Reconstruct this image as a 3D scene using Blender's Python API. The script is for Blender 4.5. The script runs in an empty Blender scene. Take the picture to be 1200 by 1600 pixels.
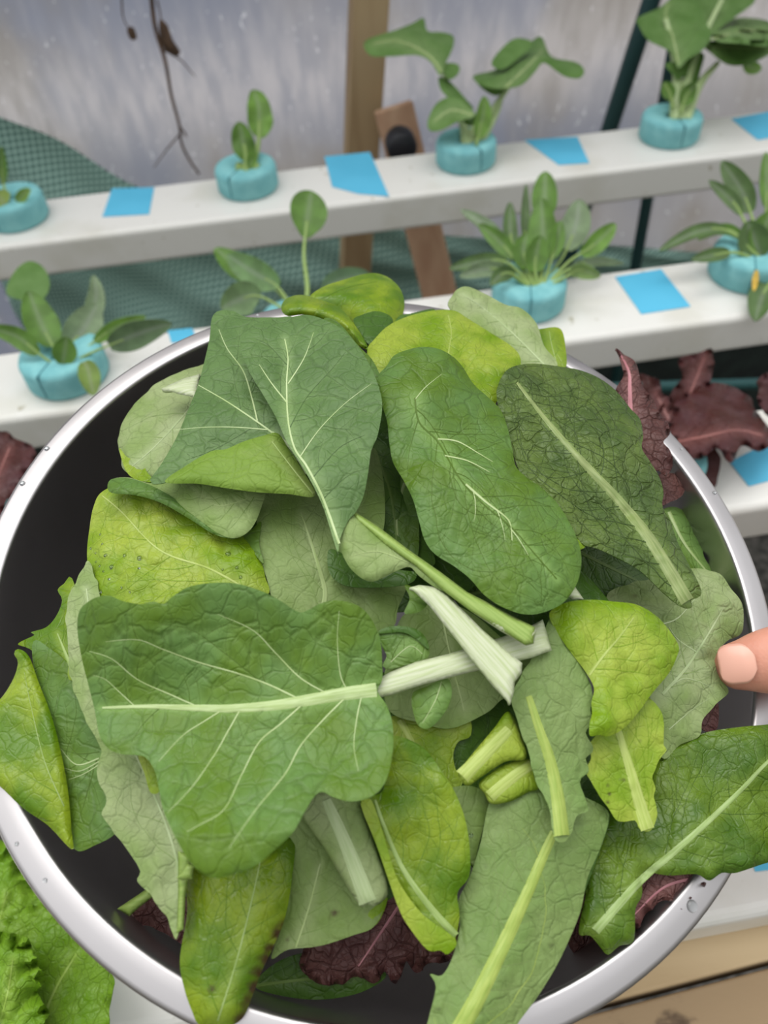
import bpy, bmesh, math, random
import numpy as np
from mathutils import Vector, Matrix
from mathutils.geometry import delaunay_2d_cdt

SC = bpy.context.scene
COL = SC.collection

# ------------------------------------------------------------------ camera
F = 1200.0
PITCH = math.radians(50.0); ROLL = math.radians(4.33)
CAM = np.array([0.0, 0.0, 1.32])
_fw = np.array([0, math.cos(PITCH), -math.sin(PITCH)])
_u0 = np.array([0, math.sin(PITCH), math.cos(PITCH)])
_r0 = np.array([1.0, 0, 0])
RT = math.cos(ROLL) * _r0 - math.sin(ROLL) * _u0
UP = math.sin(ROLL) * _r0 + math.cos(ROLL) * _u0
cd = bpy.data.cameras.new('camera'); cam = bpy.data.objects.new('camera', cd); COL.objects.link(cam)
cam.matrix_world = Matrix(((RT[0], UP[0], -_fw[0], CAM[0]), (RT[1], UP[1], -_fw[1], CAM[1]),
                           (RT[2], UP[2], -_fw[2], CAM[2]), (0, 0, 0, 1)))
cd.sensor_fit = 'VERTICAL'; cd.sensor_height = 36; cd.sensor_width = 27; cd.lens = 27.0
cd.clip_start = 0.01; cd.clip_end = 50
cd.dof.use_dof = True; cd.dof.focus_distance = 0.26; cd.dof.aperture_fstop = 10.5
SC.camera = cam

# ------------------------------------------------------------------ light
SC.view_settings.view_transform = 'Standard'; SC.view_settings.look = 'None'
SC.view_settings.gamma = 1.0; SC.view_settings.use_curve_mapping = False
SC.view_settings.exposure = 0.0
W = bpy.data.worlds.new('overcast'); SC.world = W; W.use_nodes = True
nt = W.node_tree; nt.nodes.clear()
o_ = nt.nodes.new('ShaderNodeOutputWorld'); bg = nt.nodes.new('ShaderNodeBackground')
tc = nt.nodes.new('ShaderNodeTexCoord'); dt = nt.nodes.new('ShaderNodeVectorMath'); dt.operation = 'DOT_PRODUCT'
dt.inputs[1].default_value = (-0.12, 0.50, 0.86)          # brightest part of the overcast sky: high and ahead
rp = nt.nodes.new('ShaderNodeValToRGB')
e = rp.color_ramp.elements
e[0].position = 0.0; e[0].color = (0.13, 0.13, 0.10, 1)
e[1].position = 1.0; e[1].color = (1.0, 1.0, 1.0, 1)
for p_, c_ in ((0.38, (0.19, 0.19, 0.18, 1)), (0.58, (0.42, 0.43, 0.43, 1)), (0.82, (0.80, 0.82, 0.84, 1))):
    k = e.new(p_); k.color = c_
mr = nt.nodes.new('ShaderNodeMapRange'); mr.inputs[1].default_value = -1; mr.inputs[2].default_value = 1
nt.links.new(tc.outputs['Generated'], dt.inputs[0]); nt.links.new(dt.outputs['Value'], mr.inputs[0])
nt.links.new(mr.outputs[0], rp.inputs[0]); nt.links.new(rp.outputs[0], bg.inputs[0])
bg.inputs[1].default_value = 1.85
nt.links.new(bg.outputs[0], o_.inputs[0])
sd = bpy.data.lights.new('daylight', 'SUN'); sd.energy = 2.2; sd.angle = math.radians(50); sd.color = (1.0, 0.99, 0.96)
so = bpy.data.objects.new('daylight', sd); COL.objects.link(so)
so.rotation_euler = Vector((0.15, -0.42, -0.9)).to_track_quat('-Z', 'Y').to_euler()

# ------------------------------------------------------------------ geometry helpers
def V(a): return Vector((float(a[0]), float(a[1]), float(a[2])))
def rays(P):
    P = np.atleast_2d(np.asarray(P, float))
    return (RT[None] * ((P[:, 0] - 600) / F)[:, None] + UP[None] * ((800 - P[:, 1]) / F)[:, None] + _fw[None])
def at(x, y, d): return CAM + d * rays([(x, y)])[0]
def proj(p):
    q = np.asarray(p) - CAM; z = q @ _fw; return (600 + q @ RT / z * F, 800 - q @ UP / z * F)
def plane(x, y, p0, n):
    r = rays([(x, y)])[0]; return CAM + r * (np.dot(p0 - CAM, n) / np.dot(r, n))
TH = 0.416; TZ = CAM[2] - TH                                # table-top height of the growing channels
def onz(x, y, z): return plane(x, y, np.array([0, 0, z]), np.array([0, 0, 1.0]))
EX = np.array([0.99527, 0.09711, 0.0]); EX /= np.linalg.norm(EX); EN = np.array([-EX[1], EX[0], 0.0]); EZ = np.array([0, 0, 1.0])
def tab(a, b, z): return np.array([CAM[0], CAM[1], 0]) + EX * a + EN * b + EZ * z
def ab(p): q = p - CAM; return float(q @ EX), float(q @ EN)

# bowl frame, from the circle of its rim
BR = 0.14
BC = at(603.4, 908.1, 0.271)
BN = np.array([0.11928, -0.16088, 0.97974]); BN /= np.linalg.norm(BN)
BU = EX - BN * (EX @ BN); BU /= np.linalg.norm(BU); BV = np.cross(BN, BU)

def tag(o, label=None, cat=None, group=None, kind=None):
    if label: o['label'] = label
    if cat: o['category'] = cat
    if group: o['group'] = group
    if kind: o['kind'] = kind
    return o
def empty(name, loc, label, cat, group=None):
    o = bpy.data.objects.new(name, None); o.empty_display_size = 0.02; COL.objects.link(o); o.location = V(loc)
    return tag(o, label, cat, group)
def mk(name, verts, faces, mat, parent=None, smooth=True, uv=None, attr=None, origin=None):
    """mesh object from world-space verts; its origin goes to its parent's or to its own middle"""
    vs = np.asarray(verts, float)
    if parent is not None:
        org = np.zeros(3); q = parent
        while q is not None: org = org + np.array(q.location); q = q.parent
    else: org = np.array(origin) if origin is not None else vs.mean(0)
    me = bpy.data.meshes.new(name)
    me.from_pydata([tuple(v) for v in (vs - org)], [], [tuple(int(i) for i in f) for f in faces])
    me.update()
    if smooth: me.polygons.foreach_set('use_smooth', [True] * len(me.polygons))
    if uv is not None:
        l = me.uv_layers.new(name='UVMap'); idx = np.zeros(len(me.loops), int); me.loops.foreach_get('vertex_index', idx)
        l.data.foreach_set('uv', np.asarray(uv, float)[idx].ravel())
    if attr is not None:
        for k, a in attr.items():
            at_ = me.attributes.new(k, 'FLOAT', 'POINT'); at_.data.foreach_set('value', np.asarray(a, float))
    me.materials.append(mat)
    o = bpy.data.objects.new(name, me); COL.objects.link(o)
    if parent is not None: o.parent = parent
    else: o.location = V(org)
    return o
def solid(o, t, off=-1.0):
    m = o.modifiers.new('thickness', 'SOLIDIFY'); m.thickness = t; m.offset = off
    if t < .0006: e_ = o.modifiers.new('crisp_edge', 'EDGE_SPLIT'); e_.split_angle = math.radians(55)
    return o
def bevel(o, w, seg=3):
    m = o.modifiers.new('bevel', 'BEVEL'); m.width = w; m.segments = seg; m.limit_method = 'ANGLE'; return o
def boxpts(P0, ax, ay, az):
    c = [P0 + ax * i + ay * j + az * k for k in (0, 1) for j in (0, 1) for i in (0, 1)]
    return c, [(0, 2, 3, 1), (4, 5, 7, 6), (0, 1, 5, 4), (2, 6, 7, 3), (0, 4, 6, 2), (1, 3, 7, 5)]
def box(name, P0, ax, ay, az, mat, parent=None, bev=0.002):
    v, f = boxpts(P0, ax, ay, az)
    if np.dot(np.cross(ax, ay), az) < 0: f = [t[::-1] for t in f]
    o = mk(name, v, f, mat, parent, smooth=False)
    if bev: bevel(o, bev)
    return o
def catmull(P, closed=False, step=4.0):
    P = np.asarray(P, float); n = len(P); out = []
    if n == 2 and not closed:
        k = max(2, int(np.linalg.norm(P[1] - P[0]) / step)); return np.array([P[0] + (P[1] - P[0]) * i / k for i in range(k + 1)])
    rng = range(n) if closed else range(n - 1)
    for i in rng:
        if closed: a, b, c, d = P[(i - 1) % n], P[i], P[(i + 1) % n], P[(i + 2) % n]
        else: a, b, c, d = P[max(i - 1, 0)], P[i], P[i + 1], P[min(i + 2, n - 1)]
        k = max(1, int(round(np.linalg.norm(c - b) / step)))
        for j in range(k):
            t = j / k
            out.append(0.5 * ((2 * b) + (-a + c) * t + (2 * a - 5 * b + 4 * c - d) * t * t + (-a + 3 * b - 3 * c + d) * t ** 3))
    if not closed: out.append(P[-1])
    return np.array(out)
def hash2(i, j, s):
    h = np.sin(i * 127.1 + j * 311.7 + s * 74.7) * 43758.5453
    return h - np.floor(h)
def noise2(x, y, s):
    i = np.floor(x); j = np.floor(y); fx = x - i; fy = y - j
    fx = fx * fx * (3 - 2 * fx); fy = fy * fy * (3 - 2 * fy)
    return ((hash2(i, j, s) * (1 - fx) + hash2(i + 1, j, s) * fx) * (1 - fy) + (hash2(i, j + 1, s) * (1 - fx) + hash2(i + 1, j + 1, s) * fx) * fy) * 2 - 1
def segdist(P, L):
    """distance of points P to polyline L, and arclength of the nearest point"""
    A = L[:-1]; D = L[1:] - A; ln = np.maximum(np.linalg.norm(D, axis=1), 1e-9)
    S = np.concatenate([[0], np.cumsum(ln)[:-1]])
    best = np.full(len(P), 1e9); s = np.zeros(len(P))
    for i in range(len(A)):
        q = P - A[i]; t = np.clip((q @ D[i]) / (ln[i] ** 2), 0, 1)
        d = np.hypot(*(q - t[:, None] * D[i]).T)
        m = d < best; best[m] = d[m]; s[m] = (S[i] + t * ln[i])[m]
    return best, s
def inside(P, L):
    r = np.zeros(len(P), bool); n = len(L)
    for i in range(n):
        a = L[i]; b = L[(i + 1) % n]
        c = (a[1] > P[:, 1]) != (b[1] > P[:, 1])
        if not c.any(): continue
        xx = (b[0] - a[0]) * (P[:, 1] - a[1]) / (b[1] - a[1] + 1e-12) + a[0]
        r ^= c & (P[:, 0] < xx)
    return r

# ------------------------------------------------------------------ materials
def lin(c): return tuple((v / 255 / 12.92 if v / 255 <= .04045 else ((v / 255 + .055) / 1.055) ** 2.4) for v in c)
def C4(c): return (*lin(c), 1.0)
def N(nt, t, **kw):
    n = nt.nodes.new('ShaderNode' + t)
    for k, v in kw.items(): setattr(n, k, v)
    return n
def base_mat(name, col, rough=0.5, metal=0.0, spec=0.5):
    m = bpy.data.materials.new(name); m.use_nodes = True; b = m.node_tree.nodes['Principled BSDF']
    b.inputs['Base Color'].default_value = C4(col); b.inputs['Roughness'].default_value = rough
    b.inputs['Metallic'].default_value = metal; b.inputs['Specular IOR Level'].default_value = spec
    return m, m.node_tree, b
def mixc(nt, fac, a, b, mode='MIX'):
    x = N(nt, 'Mix', data_type='RGBA', blend_type=mode)
    for s, v in ((0, fac), (6, a), (7, b)):
        if isinstance(v, (float, int)): x.inputs[s].default_value = v
        elif isinstance(v, tuple): x.inputs[s].default_value = v
        else: nt.links.new(v, x.inputs[s])
    return x.outputs[2]
def mapr(nt, v, a, b, c=0.0, d=1.0):
    x = N(nt, 'MapRange'); nt.links.new(v, x.inputs[0])
    for i, q in enumerate((a, b, c, d)): x.inputs[i + 1].default_value = q
    x.interpolation_type = 'SMOOTHSTEP'
    return x.outputs[0]
def noise_mat(name, c1, c2, scale=20, rough=0.5, bump=0.0, detail=4, spec=0.5, stretch=(1, 1, 1), lo=.35, hi=.65, coord='Object'):
    m, nt, b = base_mat(name, c1, rough, 0, spec)
    tc = N(nt, 'TexCoord'); mp = N(nt, 'Mapping'); mp.inputs['Scale'].default_value = stretch
    nt.links.new(tc.outputs[coord], mp.inputs[0])
    n = N(nt, 'TexNoise'); n.inputs['Scale'].default_value = scale; n.inputs['Detail'].default_value = detail
    nt.links.new(mp.outputs[0], n.inputs['Vector'])
    nt.links.new(mixc(nt, mapr(nt, n.outputs[0], lo, hi), C4(c1), C4(c2)), b.inputs['Base Color'])
    if bump:
        bp = N(nt, 'Bump'); bp.inputs['Strength'].default_value = bump; bp.inputs['Distance'].default_value = 0.002
        nt.links.new(n.outputs[0], bp.inputs['Height']); nt.links.new(bp.outputs[0], b.inputs['Normal'])
    return m
_lm = {}
def leaf_mat(kind, c1, c2, cv, rough=0.45, net=1.3, netdark=0.25, bump=0.35, trans=0.22, seed=0, spot=None, spec=0.4):
    """c1/c2 tissue colours, cv colour along the veins; net = cells per cm of the fine vein and crease network"""
    key = (kind, c1, c2, cv, rough, net, seed)
    if key in _lm: return _lm[key]
    m, nt, b = base_mat(kind, c1, rough, 0, spec)
    uv = N(nt, 'UVMap'); mp = N(nt, 'Mapping'); mp.inputs['Location'].default_value = (seed * 3.17, seed * 1.73, 0)
    nt.links.new(uv.outputs[0], mp.inputs[0])
    w = N(nt, 'TexNoise'); w.inputs['Scale'].default_value = 1.6; w.inputs['Detail'].default_value = 2; nt.links.new(mp.outputs[0], w.inputs['Vector'])
    wm = N(nt, 'VectorMath', operation='MULTIPLY_ADD'); wm.inputs[1].default_value = (0.45, 0.45, 0)
    nt.links.new(w.outputs['Color'], wm.inputs[0]); nt.links.new(mp.outputs[0], wm.inputs[2])
    def vor(sc, wd):
        v = N(nt, 'TexVoronoi', feature='DISTANCE_TO_EDGE'); v.inputs['Scale'].default_value = sc
        nt.links.new(wm.outputs[0], v.inputs['Vector']); return mapr(nt, v.outputs['Distance'], 0.0, wd)
    v1 = vor(net, 0.07); v2 = vor(net * 2.7, 0.12)
    n1 = N(nt, 'TexNoise'); n1.inputs['Scale'].default_value = 0.55; n1.inputs['Detail'].default_value = 3; nt.links.new(mp.outputs[0], n1.inputs['Vector'])
    n2 = N(nt, 'TexNoise'); n2.inputs['Scale'].default_value = 9; n2.inputs['Detail'].default_value = 4; nt.links.new(mp.outputs[0], n2.inputs['Vector'])
    col = mixc(nt, mapr(nt, n1.outputs[0], .36, .64), C4(c1), C4(c2))
    col = mixc(nt, mapr(nt, n2.outputs[0], .3, .7, 0.0, 0.14), col, C4(tuple(int(x * .72) for x in c1)))
    l1 = N(nt, 'Math', operation='MULTIPLY_ADD'); l1.inputs[1].default_value = -netdark; l1.inputs[2].default_value = netdark; nt.links.new(v1, l1.inputs[0])
    gap = N(nt, 'TexNoise'); gap.inputs['Scale'].default_value = 1.1; nt.links.new(mp.outputs[0], gap.inputs['Vector'])
    g1 = N(nt, 'Math', operation='MULTIPLY'); nt.links.new(l1.outputs[0], g1.inputs[0]); nt.links.new(mapr(nt, gap.outputs[0], .35, .6, .15, 1), g1.inputs[1])
    col = mixc(nt, g1.outputs[0], col, C4(tuple(int(x * .55) for x in c1)))  # cell edges darkened, painting shade into the creases
    l2 = N(nt, 'Math', operation='MULTIPLY_ADD'); l2.inputs[1].default_value = -netdark * .45; l2.inputs[2].default_value = netdark * .45; nt.links.new(v2, l2.inputs[0])
    col = mixc(nt, l2.outputs[0], col, C4(tuple(int(x * .6) for x in c1)))
    av = N(nt, 'Attribute', attribute_name='vein'); col = mixc(nt, av.outputs['Fac'], col, C4(cv))
    if spot:
        ab_ = N(nt, 'Attribute', attribute_name='spot'); col = mixc(nt, ab_.outputs['Fac'], col, C4(spot))
    nt.links.new(col, b.inputs['Base Color'])
    h = N(nt, 'Math', operation='MULTIPLY_ADD'); h.inputs[1].default_value = 0.28
    nt.links.new(v2, h.inputs[0]); nt.links.new(v1, h.inputs[2])
    h2 = N(nt, 'Math', operation='MULTIPLY_ADD'); h2.inputs[1].default_value = 0.16
    nt.links.new(n2.outputs[0], h2.inputs[0]); nt.links.new(h.outputs[0], h2.inputs[2])
    bp = N(nt, 'Bump'); bp.inputs['Strength'].default_value = bump; bp.inputs['Distance'].default_value = 0.0008
    nt.links.new(h2.outputs[0], bp.inputs['Height']); nt.links.new(bp.outputs[0], b.inputs['Normal'])
    tr = N(nt, 'BsdfTranslucent'); nt.links.new(mixc(nt, 0.4, col, C4((150, 200, 30)), 'MIX') if kind[0] != 'r' else col, tr.inputs[0])
    ms = N(nt, 'MixShader'); ms.inputs[0].default_value = trans
    nt.links.new(b.outputs[0], ms.inputs[1]); nt.links.new(tr.outputs[0], ms.inputs[2])
    nt.links.new(ms.outputs[0], nt.nodes['Material Output'].inputs[0])
    _lm[key] = m; return m
def rib_mat(name, c1, c2, rough=0.45):
    m, nt, b = base_mat(name, c1, rough, 0, 0.35)
    uv = N(nt, 'UVMap'); mp = N(nt, 'Mapping'); mp.inputs['Scale'].default_value = (0.8, 14, 1)
    nt.links.new(uv.outputs[0], mp.inputs[0])
    n = N(nt, 'TexNoise'); n.inputs['Scale'].default_value = 1.0; n.inputs['Detail'].default_value = 5; nt.links.new(mp.outputs[0], n.inputs['Vector'])
    nt.links.new(mixc(nt, mapr(nt, n.outputs[0], .35, .68), C4(c1), C4(c2)), b.inputs['Base Color'])
    bp = N(nt, 'Bump'); bp.inputs['Strength'].default_value = 0.35; bp.inputs['Distance'].default_value = 0.0005
    nt.links.new(n.outputs[0], bp.inputs['Height']); nt.links.new(bp.outputs[0], b.inputs['Normal'])
    return m

# ------------------------------------------------------------------ the traced-leaf builder
class Frame:
    def __init__(s, o, u, v, n): s.o, s.u, s.v, s.n = o, u, v, n
BOWL = Frame(BC, BU, BV, BN)
def facing(x, y, d, tx=0.0, ty=0.0):
    """a frame at pixel x,y and depth d, facing the camera, tipped by tx (right edge away) and ty (top edge away), degrees"""
    o = at(x, y, d); n = -_fw.copy()
    u = RT.copy(); v = UP.copy()
    a = math.radians(tx); u, n = u * math.cos(a) - n * math.sin(a), n * math.cos(a) + u * math.sin(a)
    a = math.radians(ty); v, n = v * math.cos(a) - n * math.sin(a), n * math.cos(a) + v * math.sin(a)
    return Frame(o, u, v, n)
def linres(P, step):
    P = np.asarray(P, float); out = []
    for i in range(len(P)):
        p, q = P[i], P[(i + 1) % len(P)]; k = max(1, int(np.linalg.norm(q - p) / step)); out += [p + (q - p) * j / k for j in range(k)]
    return np.array(out)
class Leaf:
    """surface w(u,v) over a frame: layer height + dome + tilt + undulation + edge droop + ruffle + quilting"""
    def __init__(s, fr, out, h=0.0, dome=0.0, tilt=(0, 0), und=2.1, droop=.35, dw=16, cr=0.0, crs=3.0, ruf=0.0, rl=45, cup=0.0,
                 quilt=0.45, seed=1, mid=None, jag=0.0, step=5.0, R=BR, bend=None, lin=False):
        s.fr, s.h, s.dome, s.tilt, s.und, s.droop, s.dw, s.cr, s.crs = fr, h / 1e3, dome / 1e3, tilt, und / 1e3, droop / 1e3, dw, cr / 1e3, crs
        s.ruf, s.rl, s.cup, s.quilt, s.seed, s.step, s.R, s.bend = ruf / 1e3, rl, cup / 1e3, quilt / 1e3, seed, step, R, bend
        s.out = catmull(out, True, step) if not lin else linres(out, step)
        if jag:
            L = s.out; t = np.roll(L, -1, 0) - np.roll(L, 1, 0); t /= np.maximum(np.linalg.norm(t, axis=1), 1e-9)[:, None]
            nn = np.c_[t[:, 1], -t[:, 0]]; k = np.arange(len(L)) * step
            a = noise2(k / 14.0, k * 0 + seed, seed) * .7 + np.abs(noise2(k / 27.0, k * 0 + 9, seed + 3)) * .8
            s.out = L + nn * (a * jag)[:, None]
        s.closed = np.vstack([s.out, s.out[:1]])
        s.mid = catmull(mid, False, step) if mid is not None else None
        s.veins = []
        c = s.out.mean(0); s.c = c
        p = s.base3d(np.array([c]))[0]; s.uc = (p - fr.o) @ fr.u; s.vc = (p - fr.o) @ fr.v
    def base3d(s, P):
        r = rays(P); n = s.fr.n; return CAM + r * (((s.fr.o + n * s.h - CAM) @ n) / (r @ n))[:, None]
    def allveins(s):
        return [v for v in ([s.mid] if s.mid is not None else []) + [a for a, b, c in s.veins]]
    def pos(s, P, lift=0.0, full=False):
        P = np.atleast_2d(np.asarray(P, float)); fr = s.fr; r = rays(P); rn = r @ fr.n
        de, se = segdist(P, s.closed)
        dv = np.full(len(P), 1e3)
        for v in s.allveins():
            lo_ = v.min(0) - 16; hi_ = v.max(0) + 16
            m = ((P >= lo_) & (P <= hi_)).all(1)
            if m.any(): dv[m] = np.minimum(dv[m], segdist(P[m], v)[0])
        ef = np.clip(1 - de / s.dw, 0, 1) ** 2
        extra = -s.droop * ef + s.ruf * ef * (np.sin(se / s.rl * 6.283 + s.seed) + .6 * np.sin(se / s.rl * 11.1 + 1.3 * s.seed))
        extra = extra + s.quilt * np.clip(dv / 13.0, 0, 1) ** .6
        if s.mid is not None and s.cup:
            dm = segdist(P, s.mid)[0]; extra = extra + s.cup * np.clip(dm / 90.0, 0, 2.2) ** 1.5
        if s.bend is not None:                       # fold along a pixel line: (x0,y0,x1,y1,mm per 100 px beyond the line)
            x0, y0, x1, y1, k = s.bend; L = math.hypot(x1 - x0, y1 - y0)
            q = ((P[:, 0] - x0) * (y1 - y0) - (P[:, 1] - y0) * (x1 - x0)) / L
            extra = extra + np.clip(q, 0, None) ** 1.3 / 100 ** 1.3 * k / 1e3
        w = np.full(len(P), s.h)
        for _ in range(5):
            X = CAM + r * ((((fr.o - CAM) @ fr.n) + w) / rn)[:, None]
            u = (X - fr.o) @ fr.u; v = (X - fr.o) @ fr.v
            w = s.h + s.dome * (1 - (u * u + v * v) / s.R ** 2) + s.tilt[0] * (u - s.uc) + s.tilt[1] * (v - s.vc)
            uu, vv = u * 100, v * 100
            w = w + s.und * (noise2(uu / 2.6 + s.seed, vv / 2.6, s.seed) + .5 * noise2(uu / 1.3, vv / 1.3 + s.seed, s.seed + 5))
            if s.cr: w = w + s.cr * (np.abs(noise2(uu * s.crs, vv * s.crs, s.seed + 2)) + .5 * noise2(uu * s.crs * 2.2, vv * s.crs * 2.2, s.seed + 4))
            w = w + extra + lift
        X = CAM + r * ((((fr.o - CAM) @ fr.n) + w) / rn)[:, None]
        if full: return X, u, v, de, dv
        return X
    def auto_veins(s, n=7, ang=48, curve=22, wid=1.6, start=.06, end=.95, sub=2, sides=(1, -1), rng=None):
        rng = rng or random.Random(s.seed); m = s.mid; L = len(m)
        for sd in sides:
            for i in range(n):
                k = int((start + (end - start) * (i + .5 * (sd > 0) + rng.uniform(-.15, .15)) / n) * (L - 1)); k = min(max(k, 1), L - 2)
                t = m[k + 1] - m[k - 1]; a = math.atan2(t[1], t[0]) + sd * math.radians(ang + rng.uniform(-6, 6))
                s.grow(m[k], a, -sd * curve, wid * (1 - .4 * i / n), sub, rng)
    def grow(s, p, a, curve, wid, sub, rng, maxlen=400):
        pts = [np.array(p, float)]; st = 7.0; l = 0; j = 0
        while l < maxlen:
            a += math.radians(curve) * st / 100 + rng.uniform(-.17, .17)
            q = pts[-1] + st * np.array([math.cos(a), math.sin(a)])
            Q = np.array([q])
            if not inside(Q, s.out)[0] or segdist(Q, s.closed)[0][0] < 7: break
            pts.append(q); l += st; j += 1
            if sub and j > 3 and rng.random() < .13:
                s.grow(q, a + rng.choice((-1, 1)) * math.radians(rng.uniform(38, 62)), curve * .6, wid * .5, sub - 1, rng, 26 + 22 * sub)
        if len(pts) > 2: s.veins.append((catmull(pts, False, 6), wid, wid * .25))
    def blade(s, name, parent, mat, thick=0.45, vw=9.0, vs=0.35, spot=None):
        L = s.out; lo = L.min(0); hi = L.max(0); st = s.step
        xs = np.arange(lo[0], hi[0], st); ys = np.arange(lo[1], hi[1], st * .87)
        G = np.array([(x + (j % 2) * st * .5, y) for j, y in enumerate(ys) for x in xs])
        if len(G): G = G[inside(G, L)]
        if len(G): G = G[segdist(G, s.closed)[0] > st * .55]
        P = np.vstack([L, G]) if len(G) else L
        n = len(L)
        vo, eo, fo, *_ = delaunay_2d_cdt([Vector(p) for p in P], [(i, (i + 1) % n) for i in range(n)], [list(range(n))], 2, 1e-4)
        P = np.array([(v.x, v.y) for v in vo])
        X, u, v, de, dv = s.pos(P, full=True)
        fs = [tuple(f) for f in fo]
        a, b, c = (X[fs[len(fs) // 2][i]] for i in range(3))
        if np.dot(np.cross(b - a, c - a), CAM - a) < 0: fs = [f[::-1] for f in fs]
        ph = 0.0
        if s.mid is not None:
            t = s.base3d(s.mid[[0, -1]]); t = t[1] - t[0]; ph = math.atan2(t @ s.fr.v, t @ s.fr.u)
        U = np.c_[u * math.cos(ph) + v * math.sin(ph), -u * math.sin(ph) + v * math.cos(ph)] * 100
        va = np.clip(1 - dv / vw, 0, 1) ** 1.5 * vs
        if s.mid is not None and vs:
            dm, sm_ = segdist(P, s.mid); va = np.maximum(va, np.clip(1 - dm / (30 - 16 * sm_ / max(sm_.max(), 1)), 0, 1) ** 1.4 * .75)
        at_ = {'vein': va}
        if spot is not None:
            sp = np.zeros(len(P))
            for x, y, r in spot: sp = np.maximum(sp, np.clip(1.3 - np.hypot(P[:, 0] - x, P[:, 1] - y) / r + .5 * noise2(P[:, 0] / 8, P[:, 1] / 8, 3), 0, 1))
            at_['spot'] = sp
        o = mk(name, X, fs, mat, parent, uv=U, attr=at_)
        if thick: solid(o, thick / 1e3)
        return o
    def ribbon(s, L, w0, w1, raise_=.5, lift=0.00016):
        L = np.asarray(L, float); n = len(L)
        if n < 3: L = np.array([L[0], (L[0] + L[-1]) / 2, L[-1]]); n = 3
        t = np.gradient(L, axis=0); t /= np.maximum(np.linalg.norm(t, axis=1), 1e-9)[:, None]; nn = np.c_[-t[:, 1], t[:, 0]]
        k = np.linspace(0, 1, n); w = (w0 + (w1 - w0) * k) / 2 * (.85 if w0 < 8 else 1)
        rows = []; acc = np.concatenate([[0], np.cumsum(np.linalg.norm(np.diff(L, axis=0), axis=1))])
        px = 0.00022
        for q, hh in ((-1, -.35), (-.6, .55), (0, 1.0), (.6, .55), (1, -.35)):
            X = s.pos(L + nn * (w * q)[:, None]); rows.append(X + s.fr.n[None] * (lift + w * px * raise_ * hh)[:, None])
        return rows, np.c_[acc * px * 100, acc * 0], w
    def ribs(s, name, parent, mat, items):
        vs, fs, uvs = [], [], []
        for L, w0, w1, ra in items:
            rows, uv, w = s.ribbon(L, w0, w1, ra); b = len(vs); n = len(rows[0]); m = len(rows)
            for r_, R_ in enumerate(rows):
                for i in range(n): vs.append(R_[i]); uvs.append((uv[i, 0], (r_ - 2) * w[i] * .011))
            for r_ in range(m - 1):
                for i in range(n - 1):
                    f = (b + r_ * n + i, b + r_ * n + i + 1, b + (r_ + 1) * n + i + 1, b + (r_ + 1) * n + i)
                    fs.append(f)
        f = fs[len(fs) // 2]; a, b_, c = (vs[i] for i in f[:3])
        if np.dot(np.cross(b_ - a, c - a), CAM - a) < 0: fs = [q[::-1] for q in fs]
        return mk(name, vs, fs, mat, parent, uv=uvs)

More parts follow.
